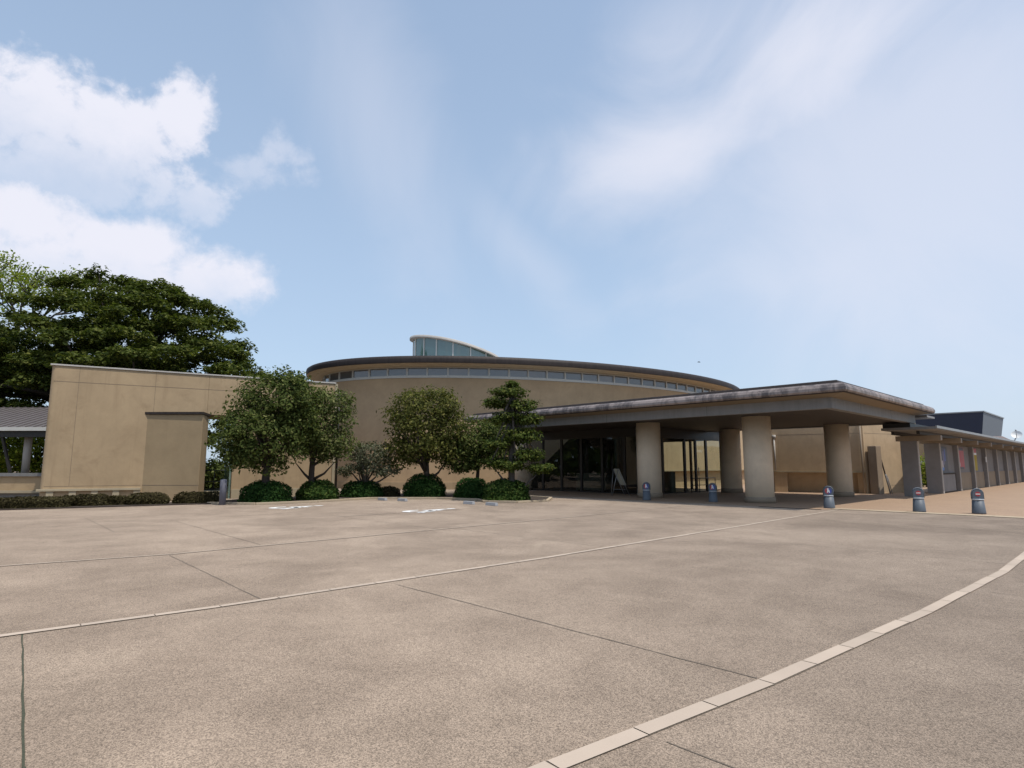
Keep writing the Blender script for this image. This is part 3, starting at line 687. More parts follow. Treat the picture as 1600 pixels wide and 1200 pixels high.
# things on the colonnade
def board_on_wall(name, a_c, b_f, w, z0, z1, base, bits, label, cat):
    o = empty(name, g(a_c, b_f), label, cat)
    MB().gbox(a_c - w / 2, a_c + w / 2, b_f, b_f + 0.03, z0, z1).build('panel', base, o)
    for (u0, u1, v0, v1, mm) in bits:
        MB().gbox(a_c - w / 2 + u0 * w, a_c - w / 2 + u1 * w, b_f - 0.006, b_f - 0.001, z0 + v0 * (z1 - z0), z0 + v1 * (z1 - z0)).build('print', mm, o)
    return o
M['poster_dark'] = plain('poster dark', (0.045, 0.045, 0.065), 0.5); M['poster_red'] = plain('poster red', (0.42, 0.05, 0.06), 0.5)
M['poster_skin'] = plain('poster pale', (0.5, 0.42, 0.43), 0.5); M['poster_blue'] = plain('poster blue', (0.07, 0.2, 0.5), 0.5); M['poster_mid'] = plain('poster violet grey', (0.12, 0.11, 0.2), 0.5)
board_on_wall('poster', 43.9, 8.19, 2.3, 1.30, 2.72, M['poster_dark'],
    [(0.02, 0.3, 0.5, 0.75, M['poster_skin']), (0.42, 0.62, 0.25, 0.82, M['poster_mid']), (0.30, 0.45, 0.12, 0.42, M['poster_skin']), (0.12, 0.5, 0.01, 0.15, M['poster_blue']), (0.63, 0.75, 0.4, 0.9, M['blue'])],
    'tall dark poster with a pale figure and a blue block, in the first colonnade bay', 'poster')
board_on_wall('poster', 48.9, 8.19, 2.4, 1.38, 2.78, M['poster_red'],
    [(0.05, 0.95, 0.86, 0.99, M['poster_dark']), (0.55, 0.9, 0.35, 0.8, M['red']), (0.2, 0.42, 0.12, 0.3, M['poster_skin']), (0.1, 0.9, 0.0, 0.09, M['poster_dark']), (0.12, 0.3, 0.5, 0.75, M['poster_dark'])],
    'tall red poster with dark bands, second bay of the colonnade', 'poster')
o = empty('banner', g(53.9, 8.18), 'narrow yellow hanging banner with a white and red top on the colonnade', 'banner')
MB().gbox(53.35, 54.5, 8.16, 8.195, 1.25, 2.35).build('cloth', M['yellow'], o); MB().gbox(53.35, 54.5, 8.16, 8.195, 2.35, 2.5).build('white_band', M['white'], o); MB().gbox(53.35, 54.5, 8.16, 8.195, 2.5, 2.8).build('red_band', M['poster_red'], o)
o = empty('wall_sign', g(56.6, 7.97), 'small white sign fixed to a colonnade post just beyond the yellow banner', 'sign')
MB().gbox(56.70, 56.90, 7.94, 7.985, 1.85, 2.25).build('plate', M['white'], o)
o = empty('panel_board', g(44, 8.2), 'dark framed grey panel board standing below the dark poster', 'board')
MB().gbox(42.75, 46.3, 8.10, 8.16, 0.08, 1.08).build('panel', M['concrete'], o)
mb = MB(); mb.gbox(42.6, 46.4, 8.08, 8.18, 1.08, 1.16); mb.gbox(42.6, 42.75, 8.08, 8.18, 0.0, 1.08); mb.gbox(46.3, 46.4, 8.08, 8.18, 0.0, 1.08); mb.gbox(42.75, 46.3, 8.08, 8.18, 0.01, 0.08); mb.build('frame', M['bark'], o)

# ------------------------------------------------------------------ buildings behind the colonnade
nb = empty('navy_building', g(109, 27), 'flat roofed dark navy clad block with a slate grey side, rising behind the colonnade roof', 'building')
NA = 101.0
def navy_pts():
    t = [g(NA, 13.9), g(NA + 16.9, 13.9), g(NA + 16.9, 40), g(NA, 40)]; bt = [g(NA + 0.6, 14.6), g(NA + 16.2, 14.6), g(NA + 16.2, 40), g(NA + .6, 40)]
    return t, bt
t_, b_ = navy_pts(); ZT, ZB = 8.68, 4.0
mb = MB(); mb.add([(*b_[3][:2], ZB), (*b_[0][:2], ZB), (*t_[0][:2], ZT), (*t_[3][:2], ZT)], [(0, 1, 2, 3)]); mb.add([(*t_[0][:2], ZT), (*t_[1][:2], ZT), (*t_[2][:2], ZT), (*t_[3][:2], ZT)], [(0, 1, 2, 3)]); mb.build('front_cladding', M['navy'], nb)
mb = MB(); mb.add([(*b_[0][:2], ZB), (*b_[1][:2], ZB), (*t_[1][:2], ZT), (*t_[0][:2], ZT)], [(0, 1, 2, 3)]); mb.add([(*b_[1][:2], ZB), (*b_[2][:2], ZB), (*t_[2][:2], ZT), (*t_[1][:2], ZT)], [(0, 1, 2, 3)]); mb.build('side_cladding', M['slate'], nb)
mb = MB(); mb.gbox(NA - 0.1, NA + 0.0, 13.8, 40, ZT, ZT + 0.16); mb.gbox(NA, NA + 17.0, 13.8, 13.9, ZT, ZT + 0.16); mb.build('parapet_cap', M['grey_metal'], nb)
mb = MB(); mb.prism([g(NA + 1, 15)[:2], g(NA + 15.5, 15)[:2], g(NA + 15.5, 39)[:2], g(NA + 1, 39)[:2]], 0, ZB); mb.build('lower_wall', M['concrete'], nb)
lb = empty('low_building', (56, 70, 0), 'low building with brown metal roof showing just above the far colonnade roof', 'building')
MB().prism([(54.5, 68.6), (57.5, 69.0), (57.5, 74), (54.5, 74)], 0, 4.1).build('wall', M['rear'], lb)
P = [(54.2, 68.3, 4.05), (57.7, 68.7, 4.05), (57.9, 71.2, 5.02), (54.2, 71.2, 5.02), (57.9, 74.4, 4.05), (54.2, 74.4, 4.05)]
MB().add(P, [(0, 1, 2, 3), (3, 2, 4, 5), (0, 3, 5), (1, 4, 2)]).build('roof', M['brown_roof'], lb)
sd = empty('satellite_dish', (57.3, 69.6, 4.4), 'white satellite dish tilted up on the brown roof at the right edge', 'satellite dish')
c = Vector((58.0, 69.3, 5.08)); ax = Vector((-0.55, -0.6, 0.58)).normalized(); xx = ax.cross(Vector((0, 0, 1))).normalized(); yy = xx.cross(ax)
mb = MB(); vs = []; NN = 20
for r, h in ((0.0, -0.11), (0.23, -0.08), (0.40, 0.0), (0.52, 0.09)):
    for k in range(NN): t = 2 * math.pi * k / NN; vs.append(c + ax * h + (xx * math.cos(t) + yy * math.sin(t)) * max(r, 0.001))
mb.add(vs, [(i * NN + k, i * NN + (k + 1) % NN, (i + 1) * NN + (k + 1) % NN, (i + 1) * NN + k) for i in range(3) for k in range(NN)], True); mb.build('dish', M['white'], sd)
mb = MB(); mb.tube([(57.8, 69.6, 4.2), c - ax * 0.13], 0.05, 8); mb.build('mast', M['steel'], sd)
mb = MB(); mb.tube([c + yy * -0.55 + ax * 0.1, c + ax * 0.9], 0.03, 6); mb.lathe(tuple(c + ax * 0.85), [(0.07, -0.05), (0.09, 0.08)], 8); mb.build('feed_arm', M['steel'], sd)
gh = empty('garden_house', g(58, 19), 'tan house wall with a white band glimpsed through the first colonnade opening', 'building')
MB().gbox(58, 60, 11, 20, 1.98, 3.7).build('upper_wall', M['wall'], gh); MB().gbox(57.9, 60, 11, 20, 1.72, 1.98).build('white_band', M['white'], gh); MB().gbox(58.4, 60, 11, 20, 0, 1.72).build('lower_wall', M['interior'], gh)

# ------------------------------------------------------------------ bollards
def make_bollard(kind):
    o = bpy.data.objects.new('bollard', None); col.objects.link(o)
    MB().lathe((0, 0, 0), [(0.20, 0), (0.198, 0.03), (0.165, 0.44)], 28).build('body', M['bollard'], o)
    MB().lathe((0, 0, 0.44), [(0.172, 0), (0.168, 0.045)], 28).build('band', M['band'], o)
    mb = MB()                                       # upper panel with a rounded top, thinner than the body
    prof = [(-0.158, 0.485), (0.158, 0.485), (0.150, 0.66)] + [(0.150 * math.cos(t), 0.66 + 0.12 * math.sin(t)) for t in [math.pi * k / 12 for k in range(1, 12)]] + [(-0.150, 0.66)]
    n = len(prof); vs = [(x, -0.055, z) for x, z in prof] + [(x, 0.055, z) for x, z in prof]
    mb.add(vs, [tuple(range(n)), tuple(range(2 * n - 1, n - 1, -1))] + [(i, n + i, n + (i + 1) % n, (i + 1) % n) for i in range(n)]); up = mb.build('sign_panel', M['bollard'], o)
    arch = [(-0.165, 0, 0.485), (-0.160, 0, 0.66)] + [(-0.160 * math.cos(t), 0, 0.66 + 0.15 * math.sin(t)) for t in [math.pi * k / 12 for k in range(1, 12)]] + [(0.160, 0, 0.66), (0.165, 0, 0.485)]
    MB().tube(arch, 0.028, 8).build('arch_handle', M['bollard'], o)
    def disc(r, y, mm, nm, half=None, z=0.645):
        mb = MB(); k = 24; ps = [(r * math.cos(2 * math.pi * i / k), r * math.sin(2 * math.pi * i / k)) for i in range(k)]
        if half == 'l': ps = [p for p in ps if p[0] <= 1e-6]
        if half == 'r': ps = [p for p in ps if p[0] >= -1e-6]; ps = sorted(ps, key=lambda p: math.atan2(p[1], p[0]))
        vs = [(x, y, z + h) for x, h in ps] + [(x, y + 0.004, z + h) for x, h in ps]; q = len(ps)
        mb.add(vs, [tuple(range(q)), tuple(range(2 * q - 1, q - 1, -1))] + [(i, q + i, q + (i + 1) % q, (i + 1) % q) for i in range(q)])
        return mb.build(nm, mm, up)
    if kind == 'stop':
        s = disc(0.078, -0.062, M['red'], 'sign')
        MB().add([(-0.066, -0.067, 0.630), (0.066, -0.067, 0.630), (0.066, -0.067, 0.660), (-0.066, -0.067, 0.660)], [(0, 1, 2, 3)]).build('white_bar', M['white'], up)
    else:
        disc(0.115, -0.060, M['red'], 'sign', 'l'); disc(0.115, -0.060, M['blue'], 'sign', 'r')
        mb = MB(); mb.add([(0.032 * math.cos(2 * math.pi * k / 12) - 0.01, -0.066, 0.715 + 0.032 * math.sin(2 * math.pi * k / 12)) for k in range(12)], [tuple(range(12))])
        mb.add([(-0.05, -0.066, 0.575), (-0.015, -0.066, 0.575), (0.0, -0.066, 0.62), (0.03, -0.066, 0.575), (0.06, -0.066, 0.575), (0.035, -0.066, 0.685), (-0.035, -0.066, 0.685)], [(0, 1, 2, 3, 4, 5, 6)])
        mb.build('white_figure', M['white'], up)
    return o
bt = {'walk': make_bollard('walk'), 'stop': make_bollard('stop')}
used = set()
for (x, y, kind, label) in (
    (6.30, 28.6, 'walk', 'blue grey bollard with white figure sign in front of the leftmost canopy column'),
    (8.98, 27.3, 'walk', 'blue grey bollard with white figure sign before the glass doors, between the front columns'),
    (12.10, 23.36, 'walk', 'blue grey bollard with white figure sign before the rear right column, by the drain'),
    (14.26, 21.46, 'stop', 'grey bollard with red sign and white bar, before the first colonnade post'),
    (15.70, 20.62, 'stop', 'grey bollard with red sign and white bar nearest the right edge of the plaza')):
    o = bt[kind] if kind not in used else copy_tree(bt[kind]); used.add(kind)
    o.location = (x, y, 0.014 if kind == 'stop' else 0.005); o.rotation_euler = (0, 0, R(-22) + random.uniform(-.1, .1))
    tag(o, label, 'bollard', 'bollards along the edge of the entrance paving')

# ------------------------------------------------------------------ small things on the plaza
o = MB().lathe((-11.94, 25.23, 0), [(0.13, 0), (0.13, 0.98), (0.12, 1.03), (0.07, 1.05)], 24).build('guard_post', M['post_blue']); tag(o, 'pale blue grey round post standing at the corner of the planted bed', 'post')
for (a, b, lab) in ((15.46, 24.7, 'grey concrete wheel stop, leftmost of the four, near the small grey green tree'), (15.76, 23.5, 'grey concrete wheel stop beside the left end of the lone rounded shrub'),
                    (16.56, 19.75, 'grey concrete wheel stop in front of the gap between the dark shrubs'), (16.67, 18.45, 'grey concrete wheel stop nearest the layered tree, rightmost of the four')):
    c = g(a, b)
    mb = MB(); L2, w, h = 0.31, 0.085, 0.125
    vs = []
    for sx in (-1, 1):
        for (yy_, zz) in ((-w, 0), (w, 0), (w * .7, h), (-w * .7, h)):
            x, y = sx * L2 * (1 if zz == 0 else 0.95), yy_
            an = R(134); vs.append((c[0] + x * math.cos(an) - y * math.sin(an), c[1] + x * math.sin(an) + y * math.cos(an), zz))
    mb.add(vs, [(0, 1, 2, 3), (7, 6, 5, 4), (0, 4, 5, 1), (1, 5, 6, 2), (2, 6, 7, 3), (3, 7, 4, 0)])
    tag(mb.build('wheel_stop', M['stop'], None, 0.012), lab, 'wheel stop', 'concrete wheel stops at the parking bays')
# easel sign in front of the lobby
es = empty('easel_sign', (5.85, 33.3, 0), 'cream board on a tubular easel standing before the dark lobby glass', 'easel sign')
mb = MB(); P = Vector((6.05, 33.2, 0.55)); T = Vector((5.68, 33.2, 1.42)); wv = Vector((0.22, -0.42, 0)); th = Vector((0.02, 0.0, 0.012))
mb.add([P - wv * .5, P + wv * .5, T + wv * .5, T - wv * .5, P - wv * .5 + th, P + wv * .5 + th, T + wv * .5 + th, T - wv * .5 + th], [(0, 1, 2, 3), (7, 6, 5, 4), (0, 4, 5, 1), (1, 5, 6, 2), (2, 6, 7, 3), (3, 7, 4, 0)]); mb.build('board', M['board'], es)
for sgn in (-.45, .45):
    MB().tube([T + wv * sgn - Vector((.02, 0, 0)), P + wv * sgn + Vector((0.20, 0, -0.545))], 0.018, 6).build('leg', M['steel'], es)
    MB().tube([T + wv * sgn - Vector((.02, 0, 0)), (5.42, 33.2 + wv.y * sgn, 0.006)], 0.018, 6).build('leg', M['steel'], es)
MB().tube([(5.50, 33.1, 0.32), (6.16, 33.1, 0.32)], 0.012, 6).build('brace', M['steel'], es)
# fence in the gap beneath the lintel
fe = MB()
f0, f1 = wp(5.9, 3.6), wp(8.6, 3.6)
for z in (1.35, 0.75, 0.35): fe.tube([(*f0, z), (*f1, z)], 0.025, 6)
for k in range(6):
    t = k / 5; x, y = f0[0] + (f1[0] - f0[0]) * t, f0[1] + (f1[1] - f0[1]) * t; fe.tube([(x, y, 0), (x, y, 1.37)], 0.025, 6)
tag(fe.build('railing', M['black']), 'thin black railing across the opening under the wing lintel', 'railing')
# bird
bd = MB(); bc = Vector(ray(1092, 566)); bc = Vector((0, 0, H)) + bc * (70 / bc.y)
bd.tube([bc + Vector((-.16, 0, 0)), bc + Vector((-.05, 0, .03)), bc + Vector((.08, 0, .02)), bc + Vector((.2, 0, 0))], [0.015, .05, .045, .01], 8)
for s in (-1, 1): bd.add([bc + Vector((-.05, 0, .03)), bc + Vector((.06, 0, .03)), bc + Vector((.0, s * .18, .13)), bc + Vector((-.06, s * .36, .08))], [(0, 1, 2, 3)])
tag(bd.build('bird', M['black']), 'tiny dark bird flying above the right end of the oval roof', 'bird')

# ------------------------------------------------------------------ planting beds
mb = MB(); bed = [(-13.0, 25.9), (-10.6, 25.3), (-8.6, 27.0), (-6.9, 29.6), (-3.6, 29.6), (-1.6, 28.4), (-1.2, 27.0), (0.2, 26.5), (1.6, 27.6), (1.9, 29.8), (-0.3, 33), (-5, 35.5), (-9.0, 31.8), (-12.4, 28.4)]
mb.prism(bed, 0.0, 0.06); o = mb.build('planting_bed', M['soil']); o['kind'] = 'structure'
mb = MB()
for i_, p in enumerate(bed):
    q = bed[(i_ + 1) % len(bed)]; mb.beam((p[0], p[1], 0.045), (q[0], q[1], 0.045), 0.14, 0.09)
o = mb.build('bed_kerb', M['kerb'], None, 0.01); o['kind'] = 'structure'
mb = MB(); mb.prism([(-30, 21), (-18.6, 22.1), (-12.4, 25.9), (-13.2, 27.2), (-18.6, 24.6), (-30, 23.5)], 0.0, 0.05); o = mb.build('planting_bed', M['soil']); o['kind'] = 'structure'

# ------------------------------------------------------------------ foliage
def leaf_arrays(P, Nrm, size, aspect=1.9, jit=0.35):
    n = len(P); Nrm = Nrm / (np.linalg.norm(Nrm, axis=1, keepdims=True) + 1e-9)
    ref = rng.normal(size=(n, 3)); X = np.cross(Nrm, ref); X /= np.linalg.norm(X, axis=1, keepdims=True) + 1e-9; Y = np.cross(Nrm, X)
    s = size * rng.uniform(1 - jit, 1 + jit, (n, 1)); X = X * s * 0.5; Y = Y * s * 0.5 / aspect
    fold = Nrm * s * 0.08
    V = np.stack([P - X, P - Y + fold, P + X, P + Y + fold], axis=1).reshape(-1, 3)
    return V
def leaf_object(name, P, Nrm, size, material, parent, aspect=1.9, extra=None):
    V = leaf_arrays(np.asarray(P), np.asarray(Nrm), size, aspect)
    n = len(P); org = np.array(wloc(parent)) if parent is not None else np.array([V[:, 0].mean(), V[:, 1].mean(), V[:, 2].min()])
    faces = np.arange(4 * n).reshape(n, 4).tolist(); V = (V - org).tolist(); mats = [material]; nf = len(faces)
    if extra:
        ev, ef, em = extra; o = len(V); V += [tuple(np.array(q) - org) for q in ev]; faces += [tuple(i + o for i in f) for f in ef]; mats.append(em)
    me = bpy.data.meshes.new(name); me.from_pydata(V, [], faces)
    for q in mats: me.materials.append(q)
    if extra: me.polygons.foreach_set('material_index', [0] * nf + [1] * (len(faces) - nf))
    ob = bpy.data.objects.new(name, me); col.objects.link(ob)
    if parent is not None: ob.parent = parent
    else: ob.location = org
    return ob
def unit(n):
    v = rng.normal(size=(n, 3)); return v / np.linalg.norm(v, axis=1, keepdims=True)
def crown_points(blobs, nclump, per, spread, up=0.6, shell=0.55, flat=0.7, wob=0.0):
    """blobs: (centre, radii, weight). clump centres in the outer shell of the blobs, leaves scattered round them"""
    Ps, Ns = [], []
    w = np.array([b[2] for b in blobs], float); w /= w.sum()
    for (c, r, _), k in zip(blobs, rng.multinomial(nclump, w)):
        d = unit(k); rad = shell + (1 - shell) * rng.random((k, 1)) ** 0.6
        if wob: rad *= 1 + wob * rng.uniform(-1, 1, (k, 1))
        cc = np.array(c) + d * rad * np.array(r)
        P = np.repeat(cc, per, axis=0) + np.clip(rng.normal(size=(k * per, 3)), -1.7, 1.7) * np.array([spread, spread, spread * flat])
        Nn = np.repeat(d * 0.7, per, axis=0) + rng.normal(size=(k * per, 3)) * 0.55 + np.array([0, 0, up])
        Ps.append(P); Ns.append(Nn)
    return np.concatenate(Ps), np.concatenate(Ns)
def limbs(mb, base, top, r0, targets, rt=0.03, bend=0.25):
    base, top = Vector(base), Vector(top)
    mid = base.lerp(top, 0.5) + Vector((random.uniform(-.05, .05), random.uniform(-.05, .05), 0))
    mb.tube([base, base.lerp(mid, .3), mid, top], [r0 * 1.25, r0, r0 * .9, r0 * .7], 10)
    for t, f in targets:
        t = Vector(t); s = base.lerp(top, f); m2 = s.lerp(t, 0.5) + Vector((random.uniform(-bend, bend) * .3, random.uniform(-bend, bend) * .3, -bend * .4))
        mb.tube([s, m2, t], [r0 * .5, r0 * .34, rt * .5], 7)

def tree(name, base, trunk_top, r0, blobs, nclump, per, spread, leaf, size, label, group=None, bark='bark', up=0.6, shell=0.55, flat=0.7, nl=10, aspect=1.9, lowfork=True, extra_targets=(), wob=0.1):
    t = empty(name, base, label, 'tree', group)
    mb = MB(); tg = []
    for (c, r, w) in blobs:
        for _ in range(max(1, int(nl * w / sum(b[2] for b in blobs)))):
            d = unit(1)[0]; d[2] = abs(d[2]) * .6; q = np.array(c) + d * np.array(r) * 0.75
            tg.append((tuple(q), random.uniform(0.6, 1.0)))
    limbs(mb, base, trunk_top, r0, tg + list(extra_targets)); mb.build('trunk', M[bark], t)
    P, Nn = crown_points(blobs, nclump, per, spread, up, shell, flat, wob)
    leaf_object('crown', P, Nn, size, M[leaf], t, aspect)
    return t

TG = 'clipped trees in the planted bed'
tree('broadleaf_tree', (-10.75, 26.6, 0.06), (-10.7, 26.6, 2.0), 0.19,
     [((-10.9, 26.6, 3.0), (2.0, 1.9, 1.6), 5), ((-10.5, 26.6, 4.4), (1.7, 1.6, 1.35), 4), ((-12.15, 26.8, 2.5), (0.85, 0.85, 0.85), 1.1), ((-9.6, 26.7, 3.5), (1.1, 1.0, 1.3), 1.6), ((-9.9, 26.7, 5.2), (0.65, 0.6, 0.6), .9)],
     560, 36, 0.23, 'leaf_dark', 0.155, 'round dark green tree with thick straight trunk, tallest clipped tree, before the wing opening', TG, nl=16, wob=0.12)
tree('broadleaf_tree', (-9.25, 28.1, 0.06), (-9.2, 28.1, 2.6), 0.15,
     [((-9.0, 28.2, 3.6), (1.55, 1.4, 1.75), 5), ((-8.7, 28.2, 2.6), (1.35, 1.2, 0.9), 2), ((-8.6, 28.2, 4.5), (1.1, 1.0, 0.75), 1.6)],
     255, 36, 0.20, 'leaf_mid', 0.15, 'dark green tree with low curving side limbs, close right of the tallest clipped tree', TG, nl=14,
     extra_targets=[((-8.2, 28.0, 1.75), 0.35), ((-10.0, 28.0, 1.75), 0.33)])
tree('small_tree', (-7.35, 30.5, 0.06), (-7.4, 30.5, 0.75), 0.13,
     [((-7.1, 30.5, 2.2), (1.25, 1.0, 0.6), 4), ((-8.1, 30.4, 1.35), (0.6, 0.6, 0.26), 1), ((-6.3, 30.4, 1.35), (0.7, 0.6, 0.24), 1.2), ((-7.2, 30.4, 1.5), (0.7, 0.6, 0.35), 1)],
     230, 16, 0.13, 'leaf_grey', 0.13, 'small grey green tree with open branches and several twisting limbs', TG, 'grey_bark', nl=16)
tree('broadleaf_tree', (-4.3, 30.8, 0.06), (-4.35, 30.8, 1.9), 0.16,
     [((-4.5, 30.8, 3.4), (2.2, 1.8, 1.6), 5), ((-4.45, 30.8, 4.4), (1.75, 1.5, 1.2), 4), ((-5.6, 30.8, 2.3), (1.0, 0.9, 0.7), 1.2), ((-3.4, 30.8, 2.5), (1.2, 0.9, 0.8), 1.2)],
     400, 36, 0.22, 'leaf_olive', 0.155, 'round olive green tree with yellowish crown above the lone rounded shrub', TG, nl=16, wob=0.14, extra_targets=[((-3.3, 30.7, 1.9), 0.4)])
tree('broadleaf_tree', (-1.75, 31.2, 0.06), (-1.7, 31.2, 2.0), 0.10,
     [((-1.9, 31.2, 2.9), (1.5, 1.2, 1.2), 4), ((-2.6, 31.0, 2.0), (0.9, 0.8, 0.7), 2), ((-0.6, 31.2, 2.6), (1.0, 0.9, 1.2), 2)],
     340, 34, 0.22, 'leaf_dark', 0.155, 'shaded dark green tree half hidden behind the layered tree, left of it', TG, nl=10)
pads = [((0.0, 27.6, 5.3), (0.22, 0.22, 0.16), .5), ((-0.1, 27.6, 4.95), (0.8, 0.7, 0.26), 2), ((-0.75, 27.5, 4.45), (0.6, 0.5, 0.24), 1.5), ((0.45, 27.6, 4.35), (0.8, 0.7, 0.28), 2.2),
        ((0.75, 27.6, 3.7), (0.65, 0.7, 0.3), 2), ((-0.35, 27.5, 3.75), (0.7, 0.7, 0.3), 1.6), ((0.4, 27.5, 2.95), (0.9, 0.8, 0.36), 2.4), ((-0.6, 27.5, 2.6), (0.7, 0.7, 0.3), 1.6),
        ((0.75, 27.3, 2.1), (0.7, 0.7, 0.26), 1.8), ((1.25, 27.2, 1.5), (0.55, 0.5, 0.2), 1.4), ((-0.1, 27.3, 1.65), (0.8, 0.7, 0.26), 1.8), ((-0.8, 27.4, 1.7), (0.55, 0.5, 0.26), 1.1)]
tree('layered_tree', (0.0, 27.5, 0.06), (0.02, 27.6, 5.1), 0.14, pads, 900, 17, 0.12, 'leaf_layer', 0.135, 'tall thin tree trimmed into flat layered pads, in front of the canopy end', TG, 'grey_bark', up=1.1, shell=0.2, flat=0.55, nl=26,
     extra_targets=[((1.25, 27.2, 1.35), 0.05), ((-0.8, 27.3, 1.5), 0.12)])

# big spreading tree behind the wing: foliage shelves on a dome
prof_x = [-41, -37, -34.3, -32.4, -31, -28, -26.2, -24.8, -23.6, -22.2, -21.2, -20.2, -19.4]
prof_z = [10.8, 12.0, 12.9, 14.8, 15.8, 16.1, 15.7, 15.4, 14.3, 12.7, 11.0, 9.6, 8.4]
bt_ = empty('spreading_tree', (-28.0, 44.0, 0), 'huge dark green tree with a broad dome of layered foliage rising behind the tan wing', 'tree')
shelves = []; lobes = []
for _ in range(4000):
    x = random.uniform(-41, -19.6); zt = float(np.interp(x, prof_x, prof_z)); yo = random.uniform(-7.2, 5.0); k = max(0.0, 1 - (yo / 8.4) ** 2) ** 0.5
    zc = 3.4 + (zt - 3.4) * k; z = zc - abs(random.gauss(0, 1)) * (0.35 if random.random() < .5 else 3.0) - 0.5
    if z < 3.0: continue
    q = np.array((x, 44 + yo, z))
    if any(np.sum(((q - l) / np.array([2.15, 2.15, 1.3])) ** 2) < 1 for l in lobes): continue
    lobes.append(q)
for l in lobes:
    for _ in range(random.randint(5, 9)):
        a = random.uniform(0, 2 * math.pi); r = random.random() ** .5 * random.uniform(1.1, 1.8); shelves.append(l + np.array([r * math.cos(a), r * math.sin(a) * .9, .35 - .28 * r * r + random.uniform(-.15, .15)]))
Ps, Ns = [], []
for q in shelves:
    rx, ry, rz = rng.uniform(0.6, 1.05), rng.uniform(0.6, 1.0), rng.uniform(0.2, 0.34); k = int(165 * rx * ry)
    u2 = rng.normal(size=(k, 3)); u2 /= np.linalg.norm(u2, axis=1, keepdims=True); rad = rng.random((k, 1)) ** 0.4
    p = u2 * rad * np.array([rx, ry, rz]); p[:, 2] -= 0.20 * (p[:, 0] ** 2 + p[:, 1] ** 2)
    lump = 0.18 * np.sin(p[:, 0] * 5 + q[0]) * np.sin(p[:, 1] * 5 + q[1]); p[:, 2] += lump
    Ps.append(q + p); Ns.append(rng.normal(size=(k, 3)) * 0.45 + u2 * 0.35 + np.array([0, 0, 1.0]))
leaf_object('crown', np.concatenate(Ps), np.concatenate(Ns), 0.27, M['leaf_big'], bt_, 1.7)
mb = MB(); limbs(mb, (-28, 44, 0), (-27.6, 44.2, 7.5), 0.55, [(tuple(q - np.array([0, 0, .3])), random.uniform(.45, 1)) for q in random.sample(shelves, min(46, len(shelves)))], 0.06, 1.2); mb.build('trunk', M['bark'], bt_)

# light green sparse tree at the far left
lt = empty('sparse_tree', (-40.0, 47.0, 0), 'airy yellow green tree with bare branches, above the left of the big dark tree', 'tree')
tips = []; mb = MB()
def grow(p, d, L, r, depth):
    q = p + d * L; mb.tube([p, p.lerp(q, .5) + Vector((random.uniform(-.06, .06), 0, random.uniform(-.06, .06))) * L, q], [r, r * .85, r * .68], 6, False)
    if depth == 0: tips.append(q); return
    if depth < 3: tips.append(p.lerp(q, .8))
    for _ in range(3 if depth > 1 else 2):
        nd = (d + Vector((random.gauss(0, .42), random.gauss(0, .42), random.gauss(0.02, .25)))).normalized(); grow(q, nd, L * random.uniform(.62, .82), r * .66, depth - 1)
mb.tube([(-40.0, 47, 0), (-40.1, 47, 4), (-40.2, 47, 8.9)], [.42, .34, .26], 10)
for dx in (-.55, -.2, .18, .5): grow(Vector((-40.2, 47, 8.9)), Vector((dx, random.uniform(-.3, .3), 1)).normalized(), 3.2, .15, 4)
mb.build('trunk', M['grey_bark'], lt)
tips = [t for t in tips if t.z > 8]
Ps, Ns = [], []
for t in tips:
    if random.random() < .30: continue
    k = random.randint(14, 34); Ps.append(np.array(t) + rng.normal(size=(k, 3)) * np.array([.42, .42, .26])); Ns.append(rng.normal(size=(k, 3)) + np.array([0, 0, .7]))
leaf_object('crown', np.concatenate(Ps), np.concatenate(Ns), 0.23, M['leaf_light'], lt, 1.8)

# garden trees seen through the corridor and the opening
GT = 'garden trees behind the corridor'
for (x, y, hgt, rr_, leaf, lab) in ((-41.0, 43, 4.4, 2.6, 'leaf_back', 'leafy garden tree glimpsed through the corridor at the left edge of the picture'),
                                   (-35.8, 41, 3.6, 2.0, 'leaf_back', 'leafy garden tree behind the corridor column, seen left of it'),
                                   (-31.6, 40, 4.6, 2.2, 'leaf_light', 'brighter green garden tree seen right of the corridor column'),
                                   (-27.0, 42, 4.4, 2.2, 'leaf_back', 'garden tree seen beside the left edge of the tan wing'),
                                   (-19.3, 39.5, 1.7, 1.0, 'leaf_dark', 'slim dark tree behind the railing in the opening of the wing')):
    tree('garden_tree', (x, y, 0), (x + .2, y, hgt * .55), 0.14, [((x, y, hgt * .55), (rr_, rr_, hgt * .52), 1)], 300, 18, 0.34, leaf, 0.24, lab, GT, nl=9, shell=.3)
tree('garden_tree', (31.3, 46.0, 0), (31.3, 46.0, 1.5), 0.05, [((31.3, 46.0, 1.2), (1.1, 1.1, 1.25), 1)], 110, 16, 0.2, 'leaf_light', 0.16, 'bright green leafy tree seen through the first opening of the colonnade', GT, nl=8, shell=.2)

# wooded surroundings outside the frame (they show in the glass)
k = 5200; azs = rng.uniform(R(52), R(310), k); dist = rng.uniform(62, 76, k); hh = rng.uniform(0, 1, k) ** 0.8 * (9 + 3 * np.sin(azs * 7) + 2 * np.sin(azs * 17))
tag(leaf_object('tree_belt', np.stack([dist * np.sin(azs), dist * np.cos(azs), hh], 1), unit(k) + np.array([0, 0, .4]), 2.2, M['leaf_back'], None, 1.3), kind='stuff')

